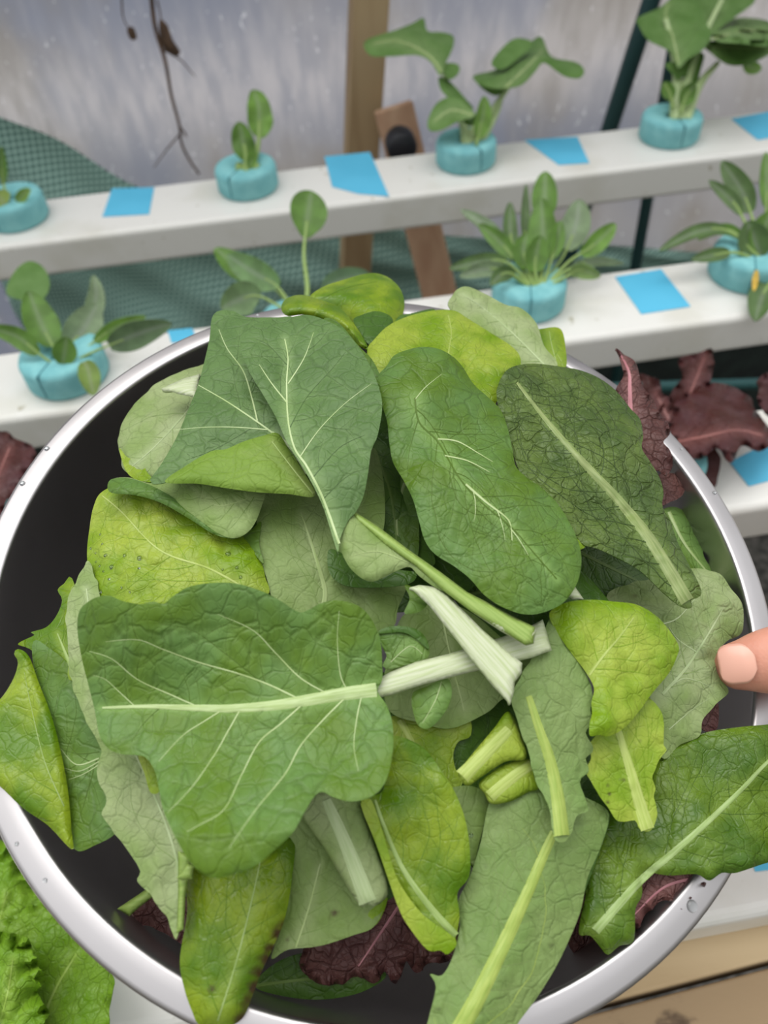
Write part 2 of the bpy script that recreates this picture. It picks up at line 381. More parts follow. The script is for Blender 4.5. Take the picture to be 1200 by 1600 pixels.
# leaf looks: tissue, tissue 2, vein, then shader settings
KIND = {
 'choy':   dict(c1=(86, 116, 26), c2=(94, 128, 62), cv=(128, 160, 86), rough=.42, net=1.3, netdark=.22, bump=.35, trans=.16, rib=((172, 188, 136), (148, 168, 104))),
 'choyg':  dict(c1=(82, 112, 58), c2=(92, 122, 66), cv=(130, 156, 98), rough=.46, net=1.3, netdark=.22, bump=.35, trans=.14, rib=((180, 196, 146), (156, 178, 116))),
 'plant':  dict(c1=(98, 136, 66), c2=(112, 148, 80), cv=(134, 160, 102), rough=.5, net=1.3, netdark=.1, bump=.2, trans=.2, rib=((166, 182, 128), (148, 168, 104))),
 'romaine':dict(c1=(62, 84, 32), c2=(84, 104, 42), cv=(110, 132, 70), rough=.40, net=1.55, netdark=.13, bump=.7, trans=.12, rib=((140, 152, 98), (112, 130, 70))),
 'romrib': dict(c1=(124, 146, 84), c2=(114, 142, 74), cv=(134, 156, 90), rough=.5, net=1.4, netdark=.14, bump=.35, trans=.2, rib=((154, 170, 84), (134, 156, 68))),
 'butter': dict(c1=(122, 156, 22), c2=(168, 186, 70), cv=(162, 182, 80), rough=.32, net=1.9, netdark=.11, bump=.32, trans=.26, rib=((168, 182, 100), (150, 168, 78))),
 'glossy': dict(c1=(88, 126, 8), c2=(142, 164, 34), cv=(140, 164, 66), rough=.27, net=1.9, netdark=.10, bump=.28, trans=.24, rib=((150, 170, 104), (134, 158, 84)), spec=.38),
 'glossyd':dict(c1=(64, 98, 12), c2=(98, 126, 26), cv=(116, 140, 50), rough=.33, net=1.9, netdark=.16, bump=.4, trans=.18, rib=((150, 170, 112), (130, 154, 84)), spec=.38),
 'under':  dict(c1=(122, 148, 74), c2=(142, 162, 100), cv=(156, 172, 116), rough=.55, net=1.4, netdark=.07, bump=.3, trans=.2, rib=((160, 176, 118), (144, 164, 98))),
 'pale':   dict(c1=(136, 158, 92), c2=(158, 172, 120), cv=(168, 182, 134), rough=.6, net=1.5, netdark=.12, bump=.4, trans=.2, rib=((168, 182, 136), (154, 172, 120))),
 'flap':   dict(c1=(120, 152, 52), c2=(132, 162, 66), cv=(154, 174, 96), rough=.5, net=1.4, netdark=.12, bump=.3, trans=.26, rib=((162, 178, 108), (144, 168, 90))),
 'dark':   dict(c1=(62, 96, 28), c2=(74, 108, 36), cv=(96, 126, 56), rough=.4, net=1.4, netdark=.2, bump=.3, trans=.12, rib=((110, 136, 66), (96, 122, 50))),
 'red':    dict(c1=(82, 50, 48), c2=(102, 68, 62), cv=(140, 98, 94), rough=.42, net=1.9, netdark=.25, bump=.7, trans=.12, rib=((180, 124, 128), (156, 100, 106))),
 'redout': dict(c1=(70, 32, 26), c2=(84, 50, 52), cv=(122, 78, 74), rough=.38, net=1.9, netdark=.25, bump=.5, trans=.12, rib=((150, 100, 94), (130, 82, 78))),
 'frill':  dict(c1=(112, 156, 30), c2=(132, 172, 50), cv=(148, 178, 74), rough=.34, net=1.8, netdark=.16, bump=.5, trans=.28, rib=((154, 180, 86), (140, 170, 68))),
}
FINE = {k: base_mat(k + '_vein_crease_shade', tuple(int(.86 * v) for v in d['c1']) if k not in ('pale', 'under', 'romrib', 'flap', 'butter', 'glossy') else tuple(int(.94 * v) for v in d['c1']), .5, 0, .25)[0] for k, d in KIND.items()}  # darker than the tissue: crease shade put into the fine vein colour
RIBM = {k: rib_mat(k + '_rib', *d['rib']) for k, d in KIND.items()}
WHITE_RIB = rib_mat('white_stalk', (188, 194, 164), (168, 180, 134), .4)
GREEN_RIB = rib_mat('green_stalk', (142, 164, 86), (124, 150, 68), .42)
def kmat(kind, seed, spot=None):
    d = KIND[kind]; r = random.Random(seed * 7 + 1); j = r.uniform(-5, 5)
    f = lambda c: tuple(int(min(255, max(0, v + j))) for v in c)
    nm = {'choy': 'choy_leaf_tissue', 'red': 'red_leaf_tissue', 'redout': 'red_leaf_tissue'}.get(kind, 'green_leaf_tissue')
    return leaf_mat(nm, f(d['c1']), f(d['c2']), f(d['cv']), d['rough'], d['net'], d['netdark'], d['bump'], d['trans'], seed, spot, d.get('spec', .28))
PILE = 'picked salad leaves heaped in the steel bowl'
_seed = [10]
def leaf(name, label, kind, h, out, mid=None, midw=(7, 2), veins=None, nv=6, ang=48, curve=22, vw=1.5, sub=2, parts=(), cat='leaf', group=PILE,
         frame=BOWL, dome=24.0, parent=None, blade_name='blade', spot=None, vs=.18, drops=0, ra=.26, thick=.35, midc=None, **kw):
    _seed[0] += 1; sd = kw.pop('seed', _seed[0])
    if frame is not BOWL: dome = 0.0
    lf = Leaf(frame, out, h=h, dome=dome, seed=sd, mid=mid, **kw)
    if mid is not None and nv: lf.auto_veins(nv, ang, curve, vw, sub=sub)
    for v in (veins or ()):
        pts = np.array(v[0], float); lf.veins.append((catmull(pts, False, 6), v[1], v[1] * .3))
        if sub:
            rng = random.Random(sd + len(lf.veins)); q = lf.veins[-1][0]
            for k in range(3, len(q) - 3, 7):
                t = q[k + 1] - q[k - 1]; a = math.atan2(t[1], t[0])
                if rng.random() < .75: lf.grow(q[k], a + rng.choice((-1, 1)) * math.radians(rng.uniform(35, 60)), 10, v[1] * .42, sub - 1, rng, 45)
    if parent is None:
        c = lf.pos(np.array([lf.c]))[0]; e = empty(name, c, label, cat, group)
    else: e = parent
    lf.blade(blade_name, e, kmat(kind, sd, spot[0] if spot else None), thick=thick, spot=spot[1] if spot else None, vs=vs)
    if mid is not None: lf.ribs('midrib', e, RIBM[kind], [(lf.mid, midw[0], midw[1], ra)]) if midc is None else lf.ribs('midrib', e, FINE[kind], [(lf.mid, midw[0], midw[1], ra)])
    big = [v for v in lf.veins if v[1] >= 1.95]; fin = [v for v in lf.veins if v[1] < 1.95]
    if big: lf.ribs('veins', e, RIBM[kind], [(L, w0, w1, .4) for L, w0, w1 in big])
    if fin: lf.ribs('fine_veins', e, FINE[kind], [(L, w0, w1, .3) for L, w0, w1 in fin])
    for p in parts: p(e, lf)
    if drops:
        rng = random.Random(sd)
        for x, y, r in drops: drop(lf.pos([(x, y)])[0], lf.fr.n, r * .00022, e)
    return e, lf
def stalk(out, h, mat, thick=1.8, name='stalk', droop=1.3, dw=12, axis=None, **kw):
    """thick stalk or petiole piece with rounded sides, traced like a leaf"""
    def f(e, lf):
        kw2 = dict(dome=24.0 if lf is None or lf.fr is BOWL else 0.0); kw2.update(kw)
        if lf is not None and lf.fr is not BOWL: kw2['dome'] = 0.0
        s = Leaf(BOWL if lf is None else lf.fr, out, h=h, und=0, droop=droop, dw=dw, quilt=0, mid=None, step=4, lin=True, **kw2)
        if axis: s.mid = catmull(axis, False, 5); s.quilt = 0
        s.blade(name, e, mat, thick=thick, vs=0)
        return s
    return f
def flap(name, kind, h, out, mid=None, midw=(4, 2), nv=4, **kw):
    def f(e, lf):
        _seed[0] += 1
        k = dict(dome=24.0 if lf.fr is BOWL else 0, seed=_seed[0]); k.update(kw)
        s = Leaf(lf.fr, out, h=h, mid=mid, **k)
        if mid is not None and nv: s.auto_veins(nv, 45, 18, 1.2, sub=1)
        s.blade(name, e, kmat(kind, _seed[0]))
        if mid is not None: s.ribs('midrib', e, RIBM[kind], [(s.mid, *midw, .5)])
        if s.veins: s.ribs('fine_veins', e, FINE[kind], [(L, a, b, .4) for L, a, b in s.veins])
    return f
WATER, _nt, _b = base_mat('water', (240, 245, 245), .04); _b.inputs['Transmission Weight'].default_value = 1.0; _b.inputs['IOR'].default_value = 1.33
def drop(p, n, r, parent):
    n = n / np.linalg.norm(n); a = np.cross(n, [1, 0, 0]); a /= np.linalg.norm(a); b = np.cross(n, a); vs, fs = [], []
    K, J = 12, 5
    for j in range(J):
        t = j / J * math.pi / 2
        for k in range(K): q = k / K * 6.2832; vs.append(p + (a * math.cos(q) + b * math.sin(q)) * r * math.cos(t) + n * r * .55 * math.sin(t))
    vs.append(p + n * r * .55)
    for j in range(J - 1):
        for k in range(K): fs.append((j * K + k, j * K + (k + 1) % K, (j + 1) * K + (k + 1) % K, (j + 1) * K + k))
    for k in range(K): fs.append(((J - 1) * K + k, (J - 1) * K + (k + 1) % K, J * K))
    fs.append(tuple(range(K))[::-1])
    f = fs[0]
    if np.dot(np.cross(vs[f[1]] - vs[f[0]], vs[f[2]] - vs[f[0]]), (vs[f[0]] - p)) < 0: fs = [q[::-1] for q in fs]
    return mk('water_drop', vs, fs, WATER, parent)

# ------------------------------------------------------------------ tubes, lathes and free leaves
def tube(name, P, R, mat, parent=None, seg=8, origin=None):
    P = np.asarray(P, float); n = len(P); R = np.broadcast_to(np.asarray(R, float), (n,))
    T = np.gradient(P, axis=0); T /= np.linalg.norm(T, axis=1)[:, None]
    a = np.cross(T[0], [0.3, 0.2, 0.93]); a /= np.linalg.norm(a); vs, fs, uv = [], [], []; acc = 0
    for i in range(n):
        a = a - T[i] * (a @ T[i]); a /= np.linalg.norm(a); b = np.cross(T[i], a)
        if i: acc += np.linalg.norm(P[i] - P[i - 1])
        for k in range(seg):
            q = k / seg * 2 * math.pi; vs.append(P[i] + (a * math.cos(q) + b * math.sin(q)) * R[i]); uv.append((acc * 100, k / seg))
    for i in range(n - 1):
        for k in range(seg): fs.append((i * seg + k, i * seg + (k + 1) % seg, (i + 1) * seg + (k + 1) % seg, (i + 1) * seg + k))
    fs.append(tuple(range(seg))[::-1]); fs.append(tuple((n - 1) * seg + k for k in range(seg)))
    return mk(name, vs, fs, mat, parent, uv=uv, origin=origin)
def lathe(name, o, ax, ux, prof, mat, parent=None, seg=48, closed=False):
    ax = ax / np.linalg.norm(ax); ux = ux / np.linalg.norm(ux); vx = np.cross(ax, ux); vs, fs = [], []
    for r, h in prof:
        for k in range(seg): q = k / seg * 2 * math.pi; vs.append(o + ax * h + (ux * math.cos(q) + vx * math.sin(q)) * r)
    m = len(prof)
    for i in range(m if closed else m - 1):
        j = (i + 1) % m
        for k in range(seg): fs.append((i * seg + k, i * seg + (k + 1) % seg, j * seg + (k + 1) % seg, j * seg + k))
    return mk(name, vs, fs, mat, parent)
def depth(p): return float((np.asarray(p) - CAM) @ _fw)
PLANT_RIB = base_mat('plant_stem', (142, 168, 92), .5)[0]
_plm = {}
def plant_mat(c):
    if c not in _plm:
        d2 = tuple(int(v * 1.15) for v in c)
        _plm[c] = leaf_mat('plant_leaf_tissue', c, d2, tuple(int(v * .5 + 90) for v in c), .45, 1.2, .15, .3, .2, 0)
    return _plm[c]
def pleaf(e, pts, d0, d1, wpx, col=(72, 108, 48), pet=.45, roll=0.0, arch=.25, stem_w=5, stem_col=None, power=.8, wav=0.0, seed=0):
    """a plant's leaf: petiole plus cupped blade along a spine, running from depth d0 to d1"""
    L = catmull(pts, False, 5); n = len(L); acc = np.concatenate([[0], np.cumsum(np.linalg.norm(np.diff(L, axis=0), axis=1))]); acc /= acc[-1]
    D = d0 + (d1 - d0) * acc; S = CAM + rays(L) * D[:, None]
    T = np.gradient(S, axis=0); T /= np.linalg.norm(T, axis=1)[:, None]
    k0 = min(int(np.searchsorted(acc, pet)), n - 4)
    vs, fs, uv = [], [], []; rows = n - k0; K = 9
    for i in range(k0, n):
        t = (i - k0) / (rows - 1); w = wpx / 2 * D[i] / F * (math.sin(math.pi * min(.04 + .96 * t, .995) ** power) ** .75 + .03)
        view = S[i] - CAM; view /= np.linalg.norm(view); sd = np.cross(T[i], view); sd /= np.linalg.norm(sd); nn = np.cross(sd, T[i])
        if nn @ view > 0: nn = -nn
        a = math.radians(roll); s2 = sd * math.cos(a) + nn * math.sin(a); n2 = nn * math.cos(a) - sd * math.sin(a)
        for k in range(K):
            q = (k / (K - 1)) * 2 - 1
            vs.append(S[i] + s2 * q * w + n2 * (arch * w * q * q + wav * w * math.sin(i * .7 + 2 * q + seed) * abs(q))); uv.append((i * .45, q * w * 100))
    for i in range(rows - 1):
        for k in range(K - 1): fs.append((i * K + k, i * K + k + 1, (i + 1) * K + k + 1, (i + 1) * K + k))
    at_ = {'vein': [max(0, 1 - abs((j % K) - K // 2) * .9) * .7 for j in range(len(vs))]}
    o = mk('leaf', vs, fs, plant_mat(col), e, uv=uv, attr=at_); solid(o, .0004, 0)
    if k0 > 2:
        px = stem_w / 2 * D[:k0 + 6] / F; tt = np.linspace(1.15, .5, len(px))
        tube('stem', S[:k0 + 6], px * tt, stem_col or PLANT_RIB, o)
    return o
def traced(e, kind, out, x, y, d, tx=0, ty=0, mid=None, name='leaf', nv=4, midw=(4, 2), sub=1, **kw):
    return leaf(name, None, kind, 0, out, mid=mid, nv=nv, midw=midw, parent=e, blade_name=name, frame=facing(x, y, d, tx, ty), sub=sub, **kw)

# ------------------------------------------------------------------ the setting
soil = noise_mat('gravel_soil', (38, 38, 34), (92, 88, 82), 60, .9, .8, 8)
def struct(o): o['kind'] = 'structure'; return o
struct(mk('floor', [(-4, -2, 0), (4, -2, 0), (4, 1.6, 0), (-4, 1.6, 0)], [(0, 1, 2, 3)], soil, smooth=False))
# plastic film wall of the greenhouse, misted with condensation
film, nt, b = base_mat('misted_greenhouse_film', (150, 146, 150), .3, 0, .5)
tc = N(nt, 'TexCoord')
def fn(scale, st, det=3):
    mp = N(nt, 'Mapping'); mp.inputs['Scale'].default_value = st; nt.links.new(tc.outputs['Object'], mp.inputs[0])
    n = N(nt, 'TexNoise'); n.inputs['Scale'].default_value = scale; n.inputs['Detail'].default_value = det; nt.links.new(mp.outputs[0], n.inputs['Vector']); return n.outputs[0]
big = fn(2.6, (1, 1, .8), 2); brn = fn(4.3, (1.3, 1, 1), 3); streak = fn(22, (3, 1, .7), 3); dots = fn(160, (1, 1, .5), 2)
c = mixc(nt, mapr(nt, big, .38, .62), C4((132, 136, 150)), C4((164, 160, 160)))
c = mixc(nt, mapr(nt, brn, .5, .68, 0, .7), c, C4((140, 132, 120)))
c = mixc(nt, mapr(nt, streak, .5, .8, 0, .16), c, C4((190, 186, 188)))
c = mixc(nt, mapr(nt, dots, .66, .74, 0, .55), c, C4((232, 232, 236)))
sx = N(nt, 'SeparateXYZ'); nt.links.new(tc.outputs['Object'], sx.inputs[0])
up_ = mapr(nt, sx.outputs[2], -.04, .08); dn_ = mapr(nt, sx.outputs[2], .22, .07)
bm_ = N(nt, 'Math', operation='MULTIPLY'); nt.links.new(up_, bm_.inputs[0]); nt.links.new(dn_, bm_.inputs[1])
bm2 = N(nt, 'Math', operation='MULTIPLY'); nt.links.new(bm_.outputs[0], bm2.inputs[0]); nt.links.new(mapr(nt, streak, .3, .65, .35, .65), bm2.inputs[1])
c = mixc(nt, bm2.outputs[0], c, C4((212, 206, 206)))          # whiter, streaky band across the film
nt.links.new(c, b.inputs['Base Color'])
bp = N(nt, 'Bump'); bp.inputs['Strength'].default_value = .12; bp.inputs['Distance'].default_value = .002
nt.links.new(streak, bp.inputs['Height']); nt.links.new(bp.outputs[0], b.inputs['Normal'])
trl = N(nt, 'BsdfTranslucent'); nt.links.new(c, trl.inputs[0]); ms = N(nt, 'MixShader'); ms.inputs[0].default_value = .45
nt.links.new(b.outputs[0], ms.inputs[1]); nt.links.new(trl.outputs[0], ms.inputs[2]); nt.links.new(ms.outputs[0], nt.nodes['Material Output'].inputs[0])
WB = 1.17
vs, fs = [], []
NX, NZ = 90, 60
for j in range(NZ + 1):
    for i in range(NX + 1):
        a = -1.6 + 3.4 * i / NX; z = .0 + 2.3 * j / NZ
        vs.append(tab(a, WB + .012 * math.sin(a * 5 + z * 3) + .006 * math.sin(a * 17 + z * 2) + .01 * math.sin(z * 9), z))
for j in range(NZ):
    for i in range(NX): k = j * (NX + 1) + i; fs.append((k, k + 1, k + NX + 2, k + NX + 1))
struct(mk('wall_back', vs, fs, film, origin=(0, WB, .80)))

struct(box('added_dark_back', tab(-1.6, 1.127, 0), EX * 3.4, EN * .01, EZ * .505, noise_mat('added_shade_sheet', (16, 26, 24), (30, 42, 38), 30, .7, .3), bev=.002))  # added dark sheet, standing in for the shade below the rows
WOOD = noise_mat('rough_sawn_wood', (146, 120, 86), (174, 150, 114), 26, .75, .4, 6, stretch=(1, 1, .12))
WOODX = noise_mat('weathered_beam_wood', (176, 150, 112), (202, 178, 140), 22, .8, .5, 6, stretch=(.12, 1, 1))
WOODD = noise_mat('stained_beam_wood', (160, 136, 104), (92, 74, 56), 55, .8, .5, 4, stretch=(.6, 1, 1), lo=.52, hi=.66)
def post(name, p0, p1, w, th, mat, label, cat):
    """squared timber from p0 to p1, its faces square to the rows"""
    d = p1 - p0; s = np.cross(d, EN); s /= np.linalg.norm(s)
    if s @ EX < 0: s = -s
    t = np.cross(s, d); t /= np.linalg.norm(t)
    if t @ EN < 0: t = -t
    o = box(name, p0 - s * w / 2, s * w, t * th, d, mat, bev=.002); return tag(o, label, cat)
def onb(x, y, bb): return plane(x, y, tab(0, bb, 0), EN)
A = onb(581, 0, 1.02); B = onb(558, 425, 1.02); d = (A - B) / np.linalg.norm(A - B)
post('timber_post', B - d * (B[2] - .002) / d[2], A + d * .7, .043, .045, WOOD, 'upright brown timber post in front of the misted film', 'post')
A = onb(616, 168, .975); B = onb(690, 470, .90); d = (A - B) / np.linalg.norm(A - B)
br = post('timber_brace', B - d * .42, A, .048, .03, noise_mat('brace_wood', (176, 136, 108), (200, 164, 134), 26, .7, .4, 6, stretch=(1, 1, .12)), 'slanting reddish timber brace passing behind the rear white channel', 'brace')
BLK = base_mat('black_rubber', (28, 28, 34), .5)[0]
kp = onb(625, 222, .93)
lathe('clamp_knob', kp - EN * .02, EN, EX, [(.0001, 0), (.015, 0), (.0185, .004), (.0185, .022), (.016, .03), (.0001, .03)], BLK, br, 24)
GP = base_mat('green_coated_steel', (22, 62, 62), .45)[0]
def pole(x0, y0, x1, y1, bb, r, label, up=.5):
    A = onb(x0, y0, bb); B = onb(x1, y1, bb); d = (A - B) / np.linalg.norm(A - B)
    P = [B - d * (B[2] - .003) / d[2], B, A, A + d * up]
    return tag(tube('support_pole', P, r, GP, seg=20), label, 'pole', 'dark green poles by the film wall')
pole(1018, 0, 886, 405, 1.03, .0115, 'leaning dark green pole, left of the two by the film')
pole(1066, 0, 995, 405, 1.00, .0085, 'slimmer dark green pole behind the tallest pale-stemmed plant')

p_, q_ = onb(1060, 603, .70), onb(1300, 596, .70)
tag(tube('support_rail', [p_ - (q_ - p_) * 1.5, p_, q_, q_ + (q_ - p_) * 2], .007, base_mat('teal_coated_steel', (34, 84, 84), .45)[0], seg=16), 'thin teal rail running level behind the red lettuces at the right', 'rail')
# twig hanging down the film
TW = noise_mat('dry_twig', (96, 74, 56), (70, 54, 44), 60, .85, .3)
tw = empty('dry_vine', onb(240, 0, 1.085), 'thin dry brown vine hanging in front of the misted film', 'vine')
P = catmull([(232, -60), (237, 0), (243, 45), (258, 95), (268, 150), (280, 195), (284, 225), (296, 250), (311, 272)], False, 8)
tube('main_stem', [onb(x, y, 1.085 - .0006 * i) for i, (x, y) in enumerate(P)], np.linspace(.0032, .0015, len(P)), TW, tw, 6)
for q in ([(190, -20), (192, 25), (202, 45), (212, 58)], [(281, 210), (262, 232), (240, 262)], [(250, 75), (280, 92), (305, 120)], [(280, 195), (292, 215), (288, 205)], [(245, 0), (250, 20), (252, 40)]):
    P = catmull(q, False, 6); tube('side_twig', [onb(x, y, 1.083) for x, y in P], np.linspace(.0013, .0006, len(P)), TW, tw, 5)
for q in ([(250, 30), (262, 40), (270, 62), (282, 82), (272, 88), (256, 75), (249, 52)], [(198, 45), (208, 42), (214, 60), (204, 62)]):
    s = Leaf(Frame(onb(q[0][0], q[0][1], 1.075), EX, EZ, -EN), q, und=3, droop=4, seed=5); s.blade('dead_leaf', tw, TW)

# shade netting behind the rows
netm, nt, b = base_mat('green_shade_netting', (60, 98, 90), .6, 0, .3)
uv = N(nt, 'UVMap'); sp = N(nt, 'SeparateXYZ'); nt.links.new(uv.outputs[0], sp.inputs[0])
def gridl(o, per, w):
    m1 = N(nt, 'Math', operation='PINGPONG'); m1.inputs[1].default_value = per / 2; nt.links.new(o, m1.inputs[0]); return mapr(nt, m1.outputs[0], 0, w, 1, 0)
g = N(nt, 'Math', operation='MAXIMUM'); nt.links.new(gridl(sp.outputs[0], .0088, .0036), g.inputs[0]); nt.links.new(gridl(sp.outputs[1], .0088, .0036), g.inputs[1])
nt.links.new(mixc(nt, g.outputs[0], C4((34, 84, 76)), C4((168, 204, 192))), b.inputs['Base Color'])
top = catmull([(-160, 120), (-60, 165), (0, 190), (90, 225), (200, 292), (300, 322), (450, 350), (600, 362), (700, 374), (800, 380), (900, 386), (1000, 392), (1100, 400), (1300, 402)], False, 12)
vs, fs, uvs = [], [], []; M = 46; acc = 0; prev = None
for i, (x, y) in enumerate(top):
    T0 = onb(x, y, 1.09)
    if prev is not None: acc += np.linalg.norm(T0 - prev)
    prev = T0; a0, b0 = ab(T0); L = 0
    for j in range(M + 1):
        t = j / M; z = T0[2] * (1 - t) + .50 * t
        bb = b0 + .012 + .011 * math.sin(a0 * 16 + t * 9) * t ** .5 + .008 * math.sin(a0 * 31 - t * 17) * t ** .5
        vs.append(tab(a0 + .05 * t * math.sin(a0 * 7), bb, z)); uvs.append((acc + .2 * t * .3, z))
for i in range(len(top) - 1):
    for j in range(M): k = i * (M + 1) + j; fs.append((k, k + 1, k + M + 2, k + M + 1))
o = mk('shade_netting', vs, fs, netm, uv=uvs); tag(o, 'dark green shade netting sagging behind the rear white channel', 'netting')

# ------------------------------------------------------------------ growing channels
PVC, nt, b = base_mat('white_plastic', (224, 222, 216), .32, 0, .5)
tc = N(nt, 'TexCoord')
n1 = N(nt, 'TexNoise'); n1.inputs['Scale'].default_value = 14; n1.inputs['Detail'].default_value = 6; nt.links.new(tc.outputs['Object'], n1.inputs['Vector'])
n2 = N(nt, 'TexNoise'); n2.inputs['Scale'].default_value = 90; n2.inputs['Detail'].default_value = 2; nt.links.new(tc.outputs['Object'], n2.inputs['Vector'])
c = mixc(nt, mapr(nt, n1.outputs[0], .52, .74, 0, .35), C4((224, 222, 216)), C4((190, 186, 166)))
c = mixc(nt, mapr(nt, n2.outputs[0], .70, .76, 0, .6), c, C4((150, 142, 112)))
nt.links.new(c, b.inputs['Base Color'])
def channel(b0, b1, zb, label):
    o = empty('growing_channel', tab(.1, (b0 + b1) / 2, zb), label, 'channel', 'white growing channels of the salad table')
    g = box('gutter', tab(-.80, b0, zb), EX * 1.95, EN * (b1 - b0), EZ * (TZ - zb), PVC, o, bev=0)
    bevel(g, .006, 4)
    for a in (-.803, 1.142): bevel(box('end_cap', tab(a, b0 - .0015, zb - .0015), EX * .012, EN * (b1 - b0 + .003), EZ * (TZ - zb + .003), PVC, o, bev=0), .004)
    return o
def zat(x, y, bb): return float(onb(x, y, bb)[2])
z1 = zat(600, 365, .7815); z2 = zat(944, 578, .5045); z3 = zat(1172, 844, .3015); z4 = zat(1070, 1473, .0622)
print('channel bottoms', TZ - z1, TZ - z2, TZ - z3, TZ - z4)
channel(.7815, .8753, z1, 'rearmost white plastic growing channel, nearest the misted film')
channel(.5045, .597, z2, 'second white growing channel from the back, just behind the bowl')
channel(.3015, .395, z3, 'third white channel from the back, holding the red lettuces')
channel(.0622, .156, z4, 'nearest white channel, under the front of the bowl')
# timber frame under the nearest channel
zb = z4 - .0005
p0 = onz(963, 1562, zb); p1 = onz(1200, 1500, zb); d = (p1 - p0) / np.linalg.norm(p1 - p0); s = np.cross(EZ, d)
o = box('timber_beam', p0 - d * .5 - EZ * .032, d * 1.1, s * .075, EZ * .032, WOODX, bev=.0015)
tag(o, 'pale weathered timber beam just under the nearest white channel', 'beam', 'timbers under the nearest channel')
q0 = p0 - s * .003 - EZ * .004
o = box('timber_beam', q0 - d * .5 - s * .022 - EZ * .055, d * 1.1, s * .022, EZ * .055, WOODD, bev=.0015)
tag(o, 'spotted stained timber board fixed along the front of the pale beam', 'beam', 'timbers under the nearest channel')

FOAM = noise_mat('turquoise_foam', (118, 180, 184), (134, 194, 196), 90, .85, .5, 5, .25)
def collar(x, yb, label, r=.0335, h=.026, z=TZ, seed=1):
    p = onz(x, yb, z); a, bb = ab(p); c = tab(a, bb + r, z); n = .0045
    prof = [(.007, 0), (r - .002, 0), (r, .003), (r, h - n), (r - .0015, h - .0012), (r - n, h), (.012, h), (.0085, h - .002), (.007, h - .006)]
    e = empty('foam_collar', c, label, 'plant collar', 'turquoise foam collars in the channels')
    o = lathe('ring', c, EZ, EX, prof, FOAM, e, 64, True)
    q = random.Random(seed).uniform(-2.4, -.6) 
    dr = EX * math.cos(q) + EN * math.sin(q); sd = np.cross(EZ, dr)
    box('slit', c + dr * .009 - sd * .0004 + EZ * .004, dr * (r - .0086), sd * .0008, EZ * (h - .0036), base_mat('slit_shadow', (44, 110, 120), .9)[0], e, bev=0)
    return c + EZ * h
c0 = collar(22, 366, 'turquoise foam collar at the far left of the rear channel', seed=3)
c1 = collar(391, 316, 'turquoise foam collar around the small two-leaved seedling')
c2 = collar(738, 275, 'turquoise foam collar of the spreading pale-stemmed plant, right of the timber post', seed=5)
c3 = collar(1062, 235, 'turquoise foam collar of the tall plant in front of the green poles', seed=9)
k1 = collar(102, 628, 'turquoise foam collar at the left, behind the bowl rim', .0345, seed=4)
k2 = collar(475, 572, 'turquoise foam collar hidden behind the bowl, under the tall round leaf')
k3 = collar(840, 508, 'turquoise foam collar of the bushy spinach plant behind the bowl', .0325, seed=7)
k4 = collar(1192, 462, 'turquoise foam collar at the right edge with a yellow leaf across it', .034, seed=8)
k5 = collar(1045, 800, 'turquoise foam collar under the red lettuce at the right', seed=6)
k6 = collar(-60, 890, 'turquoise foam collar under the red lettuce at the left edge')
k7 = collar(10, 1660, 'turquoise foam collar under the frilly lettuce in the near corner')

PAPER = noise_mat('blue_sticker', (84, 178, 212), (92, 186, 220), 12, .5, 0, 2, .3)
def sticker(q, label):
    v = [onz(x, y, TZ + .0003) for x, y in q]; n = len(v)
    vv = v + [p + EZ * .0004 for p in v]
    fs = [tuple(range(n, 2 * n)), tuple(range(n))[::-1]] + [(i, (i + 1) % n, n + (i + 1) % n, n + i) for i in range(n)]
    a = v[1] - v[0]; b_ = v[2] - v[0]
    if np.cross(a, b_)[2] < 0: fs = [f[::-1] for f in fs]
    tag(mk('blue_sticker', vv, fs, PAPER, smooth=False), label, 'sticker', 'bright blue stickers on the white channels')
sticker([(175, 295), (241, 293), (233, 335), (160, 339)], 'square blue sticker on the rear channel, left of the seedling')
sticker([(507, 245), (578, 238), (608, 307), (560, 303), (519, 292)], 'large blue sticker on the rear channel with its right corner over the front edge')
sticker([(819, 219), (902, 214), (921, 255), (873, 258)], 'wedge-shaped blue sticker on the rear channel, between the two tall plants')
sticker([(1143, 186), (1215, 172), (1222, 212), (1184, 219)], 'blue sticker on the rear channel at the right edge of the photo')
sticker([(961, 433), (1033, 421), (1079, 479), (1002, 491)], 'large blue sticker on the second channel, right of the bushy spinach')
sticker([(262, 517), (300, 513), (308, 530), (268, 536)], 'blue sticker partly hidden behind the bowl rim, right of the left spinach plant')
sticker([(1140, 722), (1200, 692), (1260, 690), (1270, 735), (1200, 752), (1170, 760)], 'blue sticker on the third channel below the red lettuce')
sticker([(1176, 1350), (1250, 1330), (1260, 1352), (1180, 1362)], 'blue sticker on the nearest channel, mostly hidden by the big glossy leaf')

# ------------------------------------------------------------------ plants in the collars
G1, G2, G3, G4 = (108, 146, 60), (94, 130, 54), (86, 112, 62), (124, 144, 108)
PG = 'plants growing in the white channels'
# far left stub
e = empty('leafy_seedling', c0, 'cut-back plant stub with one sliver of leaf at the far left of the rear channel', 'plant', PG); D = depth(c0)
pleaf(e, [(14, 322), (6, 290), (2, 262), (2, 228)], D, D - .01, 18, G2, .35, 40)
pleaf(e, [(16, 325), (2, 312), (-10, 300)], D - .01, D - .02, 34, (150, 170, 90), .1)
pleaf(e, [(24, 318), (40, 300), (48, 296)], D - .01, D - .02, 16, (132, 166, 80), .1)
